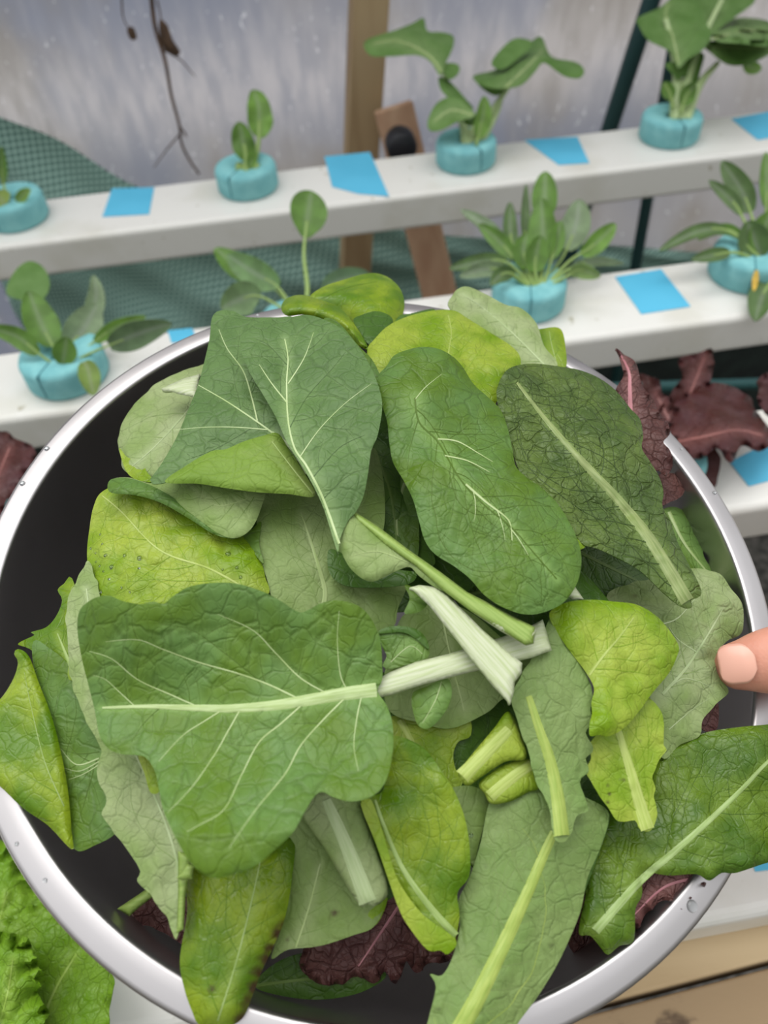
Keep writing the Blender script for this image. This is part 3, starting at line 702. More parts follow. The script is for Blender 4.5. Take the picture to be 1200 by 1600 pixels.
# seedling
e = empty('leafy_seedling', c1, 'small seedling with two upright green leaves in the rear channel', 'plant', PG); D = depth(c1)
pleaf(e, [(391, 270), (402, 235), (405, 200), (404, 168), (396, 140)], D, D + .012, 40, G1, .42, 12, .3, 9, wav=.2)
pleaf(e, [(386, 270), (384, 240), (378, 212), (373, 190)], D - .006, D - .02, 36, G2, .18, -10, .35, 10, wav=.25, seed=2)
pleaf(e, [(388, 272), (392, 252), (398, 232)], D - .008, D - .012, 16, G1, .1, 20)
for x in (372, 380, 398): tube('root_plug', [at(x, 268, D - .004), at(x + 3, 256, D - .004)], .004, PLANT_RIB, e)
# spreading pale-stemmed plant
e = empty('pak_choi_plant', c2, 'pale-stemmed leafy plant spreading two broad leaves right of the timber post', 'plant', PG); D = depth(c2)
st = base_mat('pale_plant_stem', (176, 196, 140), .45)[0]
for q, w in (([(736, 232), (728, 210), (722, 188), (712, 165), (700, 140), (694, 105)], .0055), ([(742, 234), (752, 205), (768, 175), (797, 132)], .0048), ([(746, 234), (762, 205), (778, 172), (786, 140)], .004), ([(738, 234), (738, 205), (742, 185)], .0045), ([(726, 230), (722, 200), (716, 182)], .004)):
    P = catmull(q, False, 6); tube('stalk', [at(x, y, D - .002 + .01 * i / len(P)) for i, (x, y) in enumerate(P)], np.linspace(w, w * .55, len(P)), st, e)
traced(e, 'plant', [(571, 64), (620, 46), (645, 36), (662, 28), (668, 48), (690, 50), (708, 56), (708, 74), (697, 98), (688, 118), (672, 96), (650, 86), (610, 88), (578, 86)], 640, 70, D + .01, 10, 35, [(690, 112), (668, 85), (625, 65), (585, 68)], droop=3, cup=3)
traced(e, 'plant', [(740, 118), (775, 108), (800, 85), (822, 72), (845, 57), (862, 88), (900, 97), (913, 110), (905, 122), (880, 118), (850, 98), (838, 110), (812, 134), (770, 138), (745, 128)], 800, 110, D - .004, -10, 45, [(790, 136), (830, 98), (850, 75)], droop=3, cup=-3)
traced(e, 'plant', [(768, 100), (778, 82), (800, 62), (818, 60), (832, 68), (812, 90), (785, 108)], 800, 85, D + .006, 0, 30)
traced(e, 'plant', [(740, 122), (760, 135), (785, 140), (775, 150), (755, 140)], 760, 135, D - .008, 0, -10)
traced(e, 'plant', [(668, 190), (680, 164), (700, 152), (722, 158), (742, 180), (715, 190), (690, 203), (672, 204)], 700, 180, D - .02, -20, 20, [(738, 180), (705, 172), (678, 190)])
traced(e, 'plant', [(690, 104), (703, 98), (717, 102), (717, 114), (702, 124)], 702, 110, D - .002, 10, 30)
traced(e, 'plant', [(686, 120), (704, 128), (724, 150), (740, 170), (722, 166), (700, 152), (688, 138)], 705, 145, D, 30, 10)
pleaf(e, [(744, 228), (750, 200), (755, 178), (757, 150)], D - .012, D - .02, 30, G1, .15, 30)
pleaf(e, [(738, 205), (735, 185), (720, 165)], D - .012, D - .02, 24, G2, .1, -30)
# tall plant on the right
e = empty('pak_choi_plant', c3, 'tall pale-stemmed plant with broad leaves in front of the green poles', 'plant', PG); D = depth(c3)
for q, w in (([(1056, 190), (1056, 150), (1058, 115), (1050, 70), (1040, 30)], .0075), ([(1070, 190), (1082, 155), (1098, 125), (1122, 98)], .0075), ([(1063, 190), (1070, 140), (1085, 90), (1105, 45), (1128, 0)], .0065), ([(1060, 190), (1062, 160), (1050, 130)], .004)):
    P = catmull(q, False, 6); tube('stalk', [at(x, y, D - .004 + .008 * i / len(P)) for i, (x, y) in enumerate(P)], np.linspace(w, w * .35, len(P)), st, e)
traced(e, 'plant', [(1078, -6), (1100, -40), (1150, -60), (1182, -30), (1180, 0), (1165, 15), (1130, 40), (1102, 62), (1085, 40)], 1120, 0, D + .02, 5, 20, [(1100, 55), (1128, 0), (1140, -40)], droop=2)
traced(e, 'plant', [(996, 28), (1030, 12), (1050, -5), (1066, -20), (1085, -4), (1100, 30), (1112, 55), (1098, 78), (1075, 92), (1060, 106), (1050, 84), (1035, 74), (1012, 62), (998, 40)], 1055, 45, D - .002, -15, 25, [(1060, 100), (1052, 60), (1040, 25), (1045, 5)], droop=2, cup=2)
traced(e, 'plant', [(1112, 46), (1140, 30), (1175, 28), (1205, 36), (1215, 60), (1200, 72), (1160, 68), (1120, 64)], 1165, 50, D - .004, 5, 50, [(1110, 62), (1160, 48), (1205, 50)], droop=2)
traced(e, 'plant', [(1097, 68), (1122, 62), (1160, 58), (1200, 62), (1212, 76), (1190, 92), (1160, 102), (1135, 100), (1112, 84)], 1155, 82, D - .016, 5, 30, [(1100, 72), (1150, 74), (1200, 76)], droop=3)
traced(e, 'plant', [(1040, 100), (1060, 95), (1080, 80), (1100, 85), (1095, 110), (1085, 140), (1072, 120), (1060, 125), (1050, 115)], 1070, 110, D - .006, 20, 0)
pleaf(e, [(1052, 170), (1046, 145), (1036, 128)], D - .012, D - .02, 20, G2, .2)
pleaf(e, [(1064, 178), (1072, 150), (1088, 132)], D - .014, D - .02, 30, G2, .15, 30)
pleaf(e, [(1160, 95), (1172, 105), (1190, 108)], D - .01, D, 18, G1, .05)
# spinach, left, second channel
e = empty('spinach_plant', k1, 'spinach plant with long oval leaves left of the bowl', 'plant', PG); D = depth(k1)
traced(e, 'plant', [(10, 458), (22, 425), (45, 408), (68, 418), (78, 445), (66, 468), (40, 470)], 45, 440, D + .05, 0, 20)
pleaf(e, [(98, 575), (118, 535), (138, 500), (150, 462), (146, 430)], D + .01, D + .05, 30, G4, .45, 20)
pleaf(e, [(98, 575), (110, 540), (130, 515), (152, 475)], D, D + .02, 52, G4, .25, 0)
pleaf(e, [(100, 578), (135, 555), (180, 536), (225, 518), (268, 505)], D - .004, D - .02, 42, (94, 118, 82), .42, 10)
pleaf(e, [(100, 576), (140, 540), (180, 512), (228, 494)], D, D + .01, 22, G1, .4, 10)
pleaf(e, [(96, 576), (84, 545), (62, 500), (45, 455)], D - .004, D + .0, 50, G2, .28, 10, wav=.05)
pleaf(e, [(94, 577), (60, 552), (25, 525), (-20, 512)], D - .006, D - .02, 30, G2, .3, -10)
pleaf(e, [(96, 578), (100, 556), (104, 526)], D - .01, D - .02, 36, G2, .12, 0)
pleaf(e, [(130, 562), (138, 580), (146, 618)], D - .022, D - .024, 32, (118, 142, 66), .05, 0)
# plant behind the bowl
KX, KY = proj(k2)
e = empty('spinach_plant', k2, 'leafy plant with one tall round leaf rising behind the bowl rim', 'plant', PG); D = depth(k2)
pleaf(e, [(KX, KY), (480, 460), (475, 400), (478, 360), (486, 298)], D, D + .03, 58, G2, .62, 10, .15, 8, power=1.1)
pleaf(e, [(KX - 3, KY), (440, 462), (405, 432), (370, 415), (336, 388)], D + .01, D + .05, 46, G2, .36, 25)
pleaf(e, [(KX - 2, KY), (450, 470), (430, 445), (395, 425), (355, 398)], D, D + .02, 44, (104, 136, 84), .34, -5)
pleaf(e, [(KX - 4, KY), (430, 475), (395, 462), (345, 482)], D - .01, D - .01, 50, (110, 136, 92), .45, 0)
pleaf(e, [(KX + 3, KY), (500, 460), (530, 440), (578, 428)], D + .02, D + .05, 36, (96, 124, 90), .4, 0)
# bushy spinach
e = empty('spinach_plant', k3, 'bushy spinach plant with many narrow leaves behind the bowl', 'plant', PG); D = depth(k3)
for q, d1, w, c, pt, rl in (
    ([(842, 452), (880, 400), (900, 350), (905, 312)], .04, 44, G4, .45, 0), ([(838, 450), (825, 400), (820, 350), (822, 288)], .03, 16, G3, .4, 30),
    ([(842, 450), (846, 390), (850, 330), (852, 268)], .03, 38, G2, .55, 0), ([(832, 450), (806, 400), (797, 360), (797, 316)], .03, 22, G3, .45, 10),
    ([(835, 448), (790, 385), (755, 350), (720, 328)], .03, 22, G4, .42, 20), ([(835, 448), (800, 400), (778, 375), (748, 350)], .015, 26, G2, .4, 0),
    ([(850, 450), (890, 408), (925, 385), (962, 350)], .02, 30, G1, .5, 10), ([(852, 450), (890, 420), (930, 408), (975, 412)], .01, 16, G4, .35, 20),
    ([(830, 448), (795, 412), (760, 408), (702, 420)], .0, 24, G3, .35, 20), ([(828, 450), (790, 425), (760, 420), (718, 432)], -.01, 24, G4, .35, 0),
    ([(828, 450), (800, 428), (782, 430), (766, 446)], -.02, 24, G3, .35, 0), ([(844, 450), (850, 400), (848, 350), (846, 310)], .01, 44, G2, .3, -10),
    ([(836, 450), (825, 420), (818, 390), (824, 364)], -.005, 34, G2, .3, 0), ([(840, 450), (836, 420), (838, 395), (845, 368)], -.012, 38, G2, .3, 20),
    ([(848, 450), (860, 410), (868, 380), (876, 345)], .0, 26, G2, .4, 0), ([(855, 450), (885, 432), (905, 422), (938, 432)], -.015, 24, (128, 156, 90), .4, 20)):
    pleaf(e, q, D - .004, D + d1, w, c, pt, rl, .3, 6)
# right edge plant
e = empty('spinach_plant', k4, 'spinach plant with a drooping leaf at the right edge, second channel', 'plant', PG); D = depth(k4)
for q, d1, w, c, pt, rl in (
    ([(1190, 410), (1196, 340), (1198, 290), (1197, 238)], .03, 24, G2, .5, 20), ([(1188, 405), (1178, 350), (1160, 300), (1128, 252)], .02, 34, G3, .45, 0),
    ([(1186, 405), (1165, 350), (1145, 315), (1108, 282)], .02, 20, G3, .5, 10), ([(1185, 402), (1140, 362), (1090, 362), (1030, 392)], .0, 22, G3, .35, 25),
    ([(1185, 405), (1150, 365), (1120, 360), (1090, 375)], .01, 18, G2, .3, 20), ([(1183, 408), (1150, 395), (1120, 398), (1080, 406)], -.02, 22, G3, .4, 15),
    ([(1192, 408), (1180, 380), (1168, 345)], -.01, 46, G3, .1, 0), ([(1196, 408), (1192, 370), (1205, 330)], -.015, 40, G2, .2, 0), ([(1196, 415), (1202, 440), (1190, 465), (1180, 502)], -.03, 40, G3, .25, 0),
    ([(1200, 410), (1215, 350), (1230, 300)], 0, 40, G2, .3, 0)):
    pleaf(e, q, D - .004, D + d1, w, c, pt, rl, .3, 6)
pleaf(e, [(1183, 418), (1180, 440), (1178, 455)], D - .032, D - .033, 9, (214, 176, 60), .05)
# red lettuces in the third channel
e = empty('red_lettuce_plant', k5, 'dark red oak-leaf lettuce growing in the third channel, right of the bowl', 'plant', PG); D = depth(k5)
traced(e, 'redout', [(1032, 645), (1050, 612), (1066, 592), (1060, 566), (1085, 558), (1112, 550), (1108, 590), (1100, 615), (1075, 640), (1048, 655)], 1080, 600, D + .03, 20, 10, [(1060, 650), (1080, 610), (1100, 560)], jag=5, und=3, ruf=3, rl=24)
traced(e, 'redout', [(1000, 588), (1022, 592), (1036, 615), (1050, 640), (1060, 665), (1040, 670), (1015, 640)], 1030, 630, D + .02, -30, 10, [(1050, 665), (1025, 615)], jag=5, und=3, ruf=3, rl=24)
traced(e, 'redout', [(1048, 660), (1064, 622), (1095, 606), (1130, 600), (1168, 618), (1186, 650), (1208, 682), (1185, 702), (1160, 698), (1142, 722), (1120, 702), (1090, 718), (1068, 706), (1052, 690)], 1120, 660, D + .0, 5, 45, [(1058, 690), (1100, 682), (1150, 672), (1190, 680)], jag=5, und=4, ruf=4, rl=26, droop=3)
traced(e, 'redout', [(1188, 600), (1212, 578), (1240, 600), (1236, 650), (1205, 652), (1190, 632)], 1212, 620, D + .01, 5, 20, jag=5, und=3, ruf=3, rl=24)
traced(e, 'redout', [(1075, 690), (1105, 680), (1125, 720), (1118, 760), (1095, 770), (1080, 735)], 1100, 730, D - .004, 5, 10, jag=3)
e = empty('red_lettuce_plant', k6, 'dark red lettuce at the left edge beside the bowl rim', 'plant', PG); D = depth(k6)
traced(e, 'redout', [(-60, 680), (-20, 668), (10, 678), (30, 686), (52, 706), (40, 735), (14, 775), (-15, 820), (-80, 830), (-90, 740)], -10, 745, D - .02, 5, 35, [(-40, 830), (-10, 760), (15, 700)], jag=5, und=3, ruf=3, rl=24)
# frilly lettuce, near left corner
e = empty('green_lettuce_plant', k7, 'bright green frilly lettuce growing in the near left corner below the bowl', 'plant', PG); D = depth(k7) - .01
traced(e, 'frill', [(-80, 1340), (-20, 1310), (20, 1325), (60, 1380), (110, 1440), (60, 1470), (0, 1500), (-80, 1480)], 10, 1400, D + .01, 10, 35, [(-20, 1500), (10, 1400)], jag=9, und=4, ruf=5, rl=34, cr=2.5, crs=1.4, droop=3, dw=40)
traced(e, 'frill', [(-60, 1440), (0, 1440), (45, 1418), (70, 1420), (100, 1440), (140, 1480), (176, 1525), (170, 1580), (160, 1660), (60, 1680), (-60, 1680)], 60, 1540, D - .012, 0, 30, [(40, 1680), (80, 1560), (120, 1490)], jag=4, und=3, ruf=2, rl=40, cr=1.2, crs=1.2, midw=(6, 3))
traced(e, 'frill', [(-60, 1470), (0, 1455), (40, 1470), (48, 1500), (60, 1530), (58, 1560), (75, 1590), (50, 1640), (-60, 1660)], 0, 1550, D - .026, 0, 20, [(-20, 1660), (10, 1560), (20, 1500)], jag=11, und=4, ruf=6, rl=30, cr=3, crs=1.5, droop=2, dw=45)
tube('stem', [k7 - EZ * .01, at(20, 1640, D), at(10, 1500, D - .005)], .008, st, e)

# ------------------------------------------------------------------ the steel bowl
STEEL, nt, b = base_mat('brushed_steel', (184, 180, 180), .4, 1.0)
tc = N(nt, 'TexCoord'); gr = N(nt, 'TexNoise'); gr.inputs['Scale'].default_value = 30; gr.inputs['Detail'].default_value = 6
nt.links.new(tc.outputs['Object'], gr.inputs['Vector'])
nt.links.new(mapr(nt, gr.outputs[0], .3, .7, .36, .46), b.inputs['Roughness'])
b.inputs['Anisotropic'].default_value = .4
bw = empty('mixing_bowl', BC - BN * .112, 'large brushed stainless steel bowl full of salad leaves, held over the channels', 'bowl')
prof = [(.0001, -.112), (.05, -.112), (.085, -.104), (.108, -.086), (.122, -.06), (.1285, -.03), (.1300, -.012), (.1307, -.0025), (.1309, -.0012), (.1313, -.0004), (.1318, -.0001), (.1325, .0), (.1355, -.0005), (.1384, -.0010), (.1391, -.0012), (.1397, -.0017), (.1401, -.0026), (.1402, -.0038), (.1398, -.0054), (.1386, -.006),
        (.1352, -.0034), (.1326, -.004), (.1316, -.012), (.1302, -.03), (.1238, -.061), (.1096, -.0874), (.086, -.1056), (.05, -.1136), (.0001, -.1136)]
o = lathe('bowl_body', BC, BN, BU, prof, STEEL, bw, 160)
rng = random.Random(3)
for x, y, r in ((25, 1318, 3), (70, 1375, 4), (125, 655, 4), (187, 603, 4), (67, 697, 5), (28, 752, 5), (287, 540, 3), (1082, 1415, 9), (985, 1488, 3), (1130, 765, 4), (1065, 700, 3), (400, 487, 3), (60, 1330, 3)):
    q = plane(x, y, BC, BN) - BC; q = q / np.linalg.norm(q) * min(max(np.linalg.norm(q), .1335), .1375)
    drop(BC + q - BN * .0008, BN, r * .00021, bw)

# ------------------------------------------------------------------ the hand on the rim
SKIN, nt, b = base_mat('skin', (206, 150, 122), .5, 0, .4)
b.inputs['Subsurface Weight'].default_value = .15; b.inputs['Subsurface Radius'].default_value = (.004, .0015, .0008); b.inputs['Subsurface Scale'].default_value = 1
tc = N(nt, 'TexCoord'); n1 = N(nt, 'TexNoise'); n1.inputs['Scale'].default_value = 70; n1.inputs['Detail'].default_value = 3; nt.links.new(tc.outputs['Object'], n1.inputs['Vector'])
n2 = N(nt, 'TexVoronoi'); n2.inputs['Scale'].default_value = 900; nt.links.new(tc.outputs['Object'], n2.inputs['Vector'])
nt.links.new(mixc(nt, mapr(nt, n1.outputs[0], .35, .65), C4((196, 134, 112)), C4((208, 150, 128))), b.inputs['Base Color'])
bp = N(nt, 'Bump'); bp.inputs['Strength'].default_value = .2; bp.inputs['Distance'].default_value = .0003; nt.links.new(n2.outputs[0], bp.inputs['Height']); nt.links.new(bp.outputs[0], b.inputs['Normal'])
DR = depth(plane(1178, 1040, BC, BN)); DT = DR - .012
def capsule(vs, fs, P, R, K=20, flat=1.0, nrm=None):
    """tapered limb with rounded ends through points P (world)"""
    P = np.asarray(P, float); acc = np.concatenate([[0], np.cumsum(np.linalg.norm(np.diff(P, axis=0), axis=1))]); m = 26
    s = np.linspace(0, acc[-1], m); Q = np.c_[[np.interp(s, acc, P[:, k]) for k in range(3)]].T; r = np.interp(s, acc, R)
    for _ in range(2): Q[1:-1] = (Q[:-2] + 2 * Q[1:-1] + Q[2:]) / 4
    T = np.gradient(Q, axis=0); T /= np.linalg.norm(T, axis=1)[:, None]
    ends0 = [(Q[0] - T[0] * r[0] * math.sin(a), r[0] * math.cos(a), T[0]) for a in (1.5, 1.1, .7, .35)]
    ends1 = [(Q[-1] + T[-1] * r[-1] * math.sin(a), r[-1] * math.cos(a), T[-1]) for a in (.35, .7, 1.1, 1.5)]
    rings = ends0 + [(Q[i], r[i], T[i]) for i in range(m)] + ends1
    b0 = len(vs); a = nrm if nrm is not None else -_fw
    for c, rr, t in rings:
        n_ = a - t * (a @ t); n_ /= np.linalg.norm(n_); s_ = np.cross(t, n_)
        for k in range(K): q = k / K * 2 * math.pi; vs.append(c + s_ * rr * math.cos(q) + n_ * rr * flat * math.sin(q))
    for i in range(len(rings) - 1):
        for k in range(K): fs.append((b0 + i * K + k, b0 + i * K + (k + 1) % K, b0 + (i + 1) * K + (k + 1) % K, b0 + (i + 1) * K + k))
    fs.append(tuple(b0 + k for k in range(K))[::-1]); fs.append(tuple(b0 + (len(rings) - 1) * K + k for k in range(K)))
hv, hf = [], []
mm = .001
# thumb lying over the rim
tp = [at(1156, 1040, DT + .001), at(1180, 1036, DT), at(1225, 1030, DT - .001), at(1290, 1018, DT), at(1370, 1020, DT + .012), at(1450, 1050, DT + .04), at(1520, 1090, DT + .07)]
capsule(hv, hf, tp, [8.3 * mm, 10.2 * mm, 11.6 * mm, 11.2 * mm, 12.5 * mm, 16 * mm, 19 * mm], 28, .82)
PALM = at(1560, 1060, DT + .085)
capsule(hv, hf, [at(1480, 990, DT + .055), at(1540, 1080, DT + .09), at(1530, 1180, DT + .10)], [20 * mm, 25 * mm, 22 * mm], 24, .8)
capsule(hv, hf, [at(1560, 1080, DT + .09), at(1700, 1160, DT + .10), at(1950, 1300, DT + .10)], [27 * mm, 26 * mm, 31 * mm], 24, .85)
for k, (yy, ln) in enumerate(((930, 0), (1010, .006), (1090, .003), (1165, -.008))):    # four fingers under the bowl
    base = at(1530, yy + 90, DT + .075); kn = at(1430, yy + 90, DT + .085)
    mid_ = BC + BU * .128 - BN * .052 + BV * (-.014 - .02 * k); t_ = BC + BU * (.112 - ln) - BN * .093 + BV * (-.014 - .019 * k)
    mid_ = mid_ + BU * .012; t_ = t_ + BU * .006 - BN * .006
    capsule(hv, hf, [base, kn, mid_, t_], [11 * mm, 9.6 * mm, 8.4 * mm, 6.8 * mm], 18)
he = empty('person', at(1500, 1060, DT + .07), 'hand of a person gripping the bowl rim from the right, thumb on top', 'person')
ho = mk('hand', hv, hf, SKIN, he)
rm = ho.modifiers.new('remesh', 'REMESH'); rm.mode = 'VOXEL'; rm.voxel_size = .0013; rm.use_smooth_shade = True
sm = ho.modifiers.new('smooth', 'SMOOTH'); sm.factor = .6; sm.iterations = 6
NAILM = base_mat('thumb_nail', (214, 160, 140), .3, 0, .5)[0]
# thumb nail: a curved plate on the top of the last joint
S0, S1 = at(1115, 1041, DT + .001), at(1168, 1037, DT); tdir = (S1 - S0) / np.linalg.norm(S1 - S0)
n_ = -_fw * .96 + UP * .25 - RT * .12; n_ = n_ - tdir * (n_ @ tdir); n_ /= np.linalg.norm(n_); s_ = np.cross(tdir, n_)
vs, fs = [], []; NI, NJ = 16, 14
for i in range(NI + 1):
    t = i / NI; c = S0 + (S1 - S0) * (.02 + .96 * t)
    wr = (6.3 * mm) * min(1, (1 - (1 - min(t / .35, 1)) ** 2) ** .5 * .62 + .38) * math.sqrt(max(.12, 1 - (max(0, t - .62) / .38) ** 2))
    for j in range(NJ + 1):
        q = j / NJ * 2 - 1; hgt = 9.6 * mm * (.80 + .14 * min(1, t * 1.5)) * math.sqrt(max(0, 1 - (q * wr / (10.4 * mm)) ** 2)) - 2.4 * mm * (1 - t) ** 2
        vs.append(c + s_ * q * wr + n_ * (hgt - .35 * mm))
for i in range(NI):
    for j in range(NJ): k = i * (NJ + 1) + j; fs.append((k, k + 1, k + NJ + 2, k + NJ + 1))
o = mk('thumb_nail', vs, fs, NAILM, ho); solid(o, .0006, 0); o['label'] = 'pale pink thumb nail'

# ------------------------------------------------------------------ leaves in the bowl, bottom of the heap first
# deep in the bowl
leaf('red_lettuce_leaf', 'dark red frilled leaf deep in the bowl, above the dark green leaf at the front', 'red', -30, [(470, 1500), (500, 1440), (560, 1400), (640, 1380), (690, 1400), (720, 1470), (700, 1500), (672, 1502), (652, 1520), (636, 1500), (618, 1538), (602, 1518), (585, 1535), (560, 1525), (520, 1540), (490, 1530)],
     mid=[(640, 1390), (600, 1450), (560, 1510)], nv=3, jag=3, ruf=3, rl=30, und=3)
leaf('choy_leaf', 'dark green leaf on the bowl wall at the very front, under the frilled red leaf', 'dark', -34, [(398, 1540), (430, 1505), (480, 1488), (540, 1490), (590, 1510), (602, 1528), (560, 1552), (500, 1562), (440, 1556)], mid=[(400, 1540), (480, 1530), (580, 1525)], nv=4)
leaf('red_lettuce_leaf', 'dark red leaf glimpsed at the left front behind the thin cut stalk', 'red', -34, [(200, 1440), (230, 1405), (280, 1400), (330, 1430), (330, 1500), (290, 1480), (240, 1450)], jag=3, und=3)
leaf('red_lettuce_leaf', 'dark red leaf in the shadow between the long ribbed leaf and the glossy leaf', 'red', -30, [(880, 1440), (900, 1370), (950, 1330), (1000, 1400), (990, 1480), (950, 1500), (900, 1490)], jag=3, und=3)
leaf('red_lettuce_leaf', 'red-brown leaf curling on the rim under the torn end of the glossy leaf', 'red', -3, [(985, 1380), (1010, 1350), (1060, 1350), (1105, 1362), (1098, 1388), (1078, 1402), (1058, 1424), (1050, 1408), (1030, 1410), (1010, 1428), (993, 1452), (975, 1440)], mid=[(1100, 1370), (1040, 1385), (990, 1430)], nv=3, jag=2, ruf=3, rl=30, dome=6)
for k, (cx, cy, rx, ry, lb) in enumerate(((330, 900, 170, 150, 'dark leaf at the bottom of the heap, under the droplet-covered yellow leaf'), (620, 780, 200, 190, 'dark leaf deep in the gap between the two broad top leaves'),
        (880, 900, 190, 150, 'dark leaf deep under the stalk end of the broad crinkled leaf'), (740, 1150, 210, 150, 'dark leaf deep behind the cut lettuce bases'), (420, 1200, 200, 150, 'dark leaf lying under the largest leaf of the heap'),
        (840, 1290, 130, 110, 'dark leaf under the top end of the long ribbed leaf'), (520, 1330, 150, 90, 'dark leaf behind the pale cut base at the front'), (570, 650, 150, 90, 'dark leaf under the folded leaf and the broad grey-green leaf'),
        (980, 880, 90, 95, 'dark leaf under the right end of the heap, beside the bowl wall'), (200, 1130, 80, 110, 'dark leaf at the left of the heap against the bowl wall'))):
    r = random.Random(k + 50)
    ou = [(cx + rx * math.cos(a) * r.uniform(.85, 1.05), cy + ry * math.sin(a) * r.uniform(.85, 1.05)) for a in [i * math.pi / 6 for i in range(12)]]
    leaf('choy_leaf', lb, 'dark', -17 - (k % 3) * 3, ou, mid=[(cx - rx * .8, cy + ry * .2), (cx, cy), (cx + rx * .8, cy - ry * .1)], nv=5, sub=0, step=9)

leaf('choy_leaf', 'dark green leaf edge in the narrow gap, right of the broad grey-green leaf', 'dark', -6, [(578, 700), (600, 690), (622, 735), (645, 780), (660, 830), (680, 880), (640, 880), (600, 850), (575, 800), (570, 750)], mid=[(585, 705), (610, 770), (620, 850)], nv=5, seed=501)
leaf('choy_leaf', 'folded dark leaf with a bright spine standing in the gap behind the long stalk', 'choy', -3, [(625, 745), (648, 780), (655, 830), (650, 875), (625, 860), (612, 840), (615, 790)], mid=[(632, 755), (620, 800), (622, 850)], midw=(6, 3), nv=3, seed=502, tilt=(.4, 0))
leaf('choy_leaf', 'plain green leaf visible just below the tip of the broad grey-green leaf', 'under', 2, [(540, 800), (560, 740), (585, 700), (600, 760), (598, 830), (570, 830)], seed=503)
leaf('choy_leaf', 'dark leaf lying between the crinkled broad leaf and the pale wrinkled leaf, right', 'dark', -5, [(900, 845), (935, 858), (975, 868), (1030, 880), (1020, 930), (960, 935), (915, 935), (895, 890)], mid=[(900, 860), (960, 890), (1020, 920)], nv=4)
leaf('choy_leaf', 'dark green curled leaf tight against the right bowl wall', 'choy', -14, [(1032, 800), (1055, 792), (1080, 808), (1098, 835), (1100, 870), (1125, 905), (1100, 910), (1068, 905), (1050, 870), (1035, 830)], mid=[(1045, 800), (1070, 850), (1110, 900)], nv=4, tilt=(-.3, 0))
leaf('romaine_leaf', 'green leaf patch showing just left of the bright rounded lettuce leaf', 'dark', 4, [(870, 935), (880, 895), (905, 890), (940, 925), (950, 945), (900, 950), (870, 960)], seed=505)
leaf('butterhead_leaf', 'small bright curl of leaf poking out between the two broad dark leaves at the right', 'butter', 17, [(885, 822), (902, 828), (916, 842), (914, 855), (903, 862), (905, 880), (895, 870)], nv=0, step=3, und=0)
stk = stalk
def lone_stalk(name, label, out, h, mat, cat='stalk', cut=None, **kw):
    f = stalk(out, h, mat, name='stem', **kw); c = Leaf(BOWL, out, h=h, dome=24).pos(np.array([np.mean(out, 0)]))[0]
    e = empty(name, c, label, cat, PILE); s = f(e, None)
    return e, s
lone_stalk('leaf_stalk', 'short white stalk tip poking out at the right end of the broad dark leaf', [(880, 925), (898, 916), (912, 936), (895, 937)], 12, WHITE_RIB)
lone_stalk('leaf_stalk', 'short white cut stalk at the upper left, under the pointed folded leaf', [(252, 607), (285, 592), (312, 584), (308, 622), (280, 616)], 8, WHITE_RIB)
lone_stalk('leaf_stalk', 'thin pale cut stalk sticking out near the bowl wall at the lower left', [(183, 1420), (205, 1405), (235, 1385), (238, 1402), (215, 1420), (202, 1432)], -20, GREEN_RIB)

# upper left
leaf('butterhead_leaf', 'pale leaf with its back showing against the upper left bowl wall', 'pale', -2, [(185, 690), (190, 662), (206, 638), (232, 610), (262, 590), (310, 572), (345, 560), (330, 620), (300, 700), (270, 760), (225, 752), (196, 735), (188, 712)],
     mid=[(330, 600), (250, 690), (205, 730)], nv=4, midw=(3, 1), jag=2, droop=3,
     parts=(flap('rolled_edge', 'butter', -1, [(186, 700), (200, 715), (225, 722), (228, 735), (240, 752), (215, 750), (197, 736)], droop=0, dw=8, step=3),))
leaf('butterhead_leaf', 'bright yellow-green leaf dotted with water drops, left of the heap', 'butter', 2, [(160, 768), (146, 792), (140, 825), (136, 862), (139, 905), (150, 940), (210, 960), (300, 960), (412, 935), (414, 900), (405, 870), (392, 845), (375, 835), (330, 800), (260, 770), (200, 755)],
     mid=[(400, 930), (330, 890), (250, 860), (190, 800), (160, 775)], midw=(4, 2), nv=6, droop=2, dw=30, cr=1.2, crs=1.2, und=2.2,
     drops=[(357, 866, 5), (370, 887, 3), (376, 902, 3), (218, 872, 4), (165, 868, 3), (175, 886, 4), (157, 835, 2), (160, 850, 2), (150, 878, 2), (156, 884, 2), (162, 893, 2), (190, 918, 2), (158, 924, 3), (195, 868, 3), (217, 888, 2), (203, 925, 2), (142, 857, 2), (150, 865, 2), (170, 905, 2), (348, 890, 2)])
leaf('choy_leaf', 'pale-backed leaf with a folded long left edge, above the yellow leaf with drops', 'under', 7, [(172, 768), (173, 750), (200, 746), (240, 755), (300, 745), (370, 750), (412, 766), (409, 790), (398, 818), (384, 834), (365, 841), (340, 833), (300, 805), (255, 783), (212, 773)],
     mid=[(400, 775), (340, 790), (300, 760)], midw=(2, 1), nv=3, droop=1, parts=(flap('folded_edge', 'choy', 8.2, [(172, 769), (172, 750), (200, 747), (232, 757), (262, 772), (300, 798), (335, 828), (366, 841), (335, 835), (298, 812), (252, 786), (212, 774)], droop=1, dw=8, step=4),))
leaf('butterhead_leaf', 'pale underside of a leaf filling the centre left, below the folded flap', 'under', -1, [(412, 762), (403, 795), (401, 830), (406, 870), (417, 905), (432, 950), (475, 990), (560, 1000), (612, 982), (622, 950), (634, 915), (605, 900), (570, 880), (545, 840), (520, 790), (490, 750)],
     mid=[(500, 960), (508, 925), (490, 860), (470, 800)], midw=(9, 2), nv=5, cr=.6, crs=1.2, und=2)
leaf('choy_leaf', 'small dark leaf tucked under the green flap at the centre', 'dark', 4, [(513, 860), (530, 862), (560, 880), (620, 890), (650, 895), (640, 912), (590, 918), (540, 915), (515, 895)], seed=506)
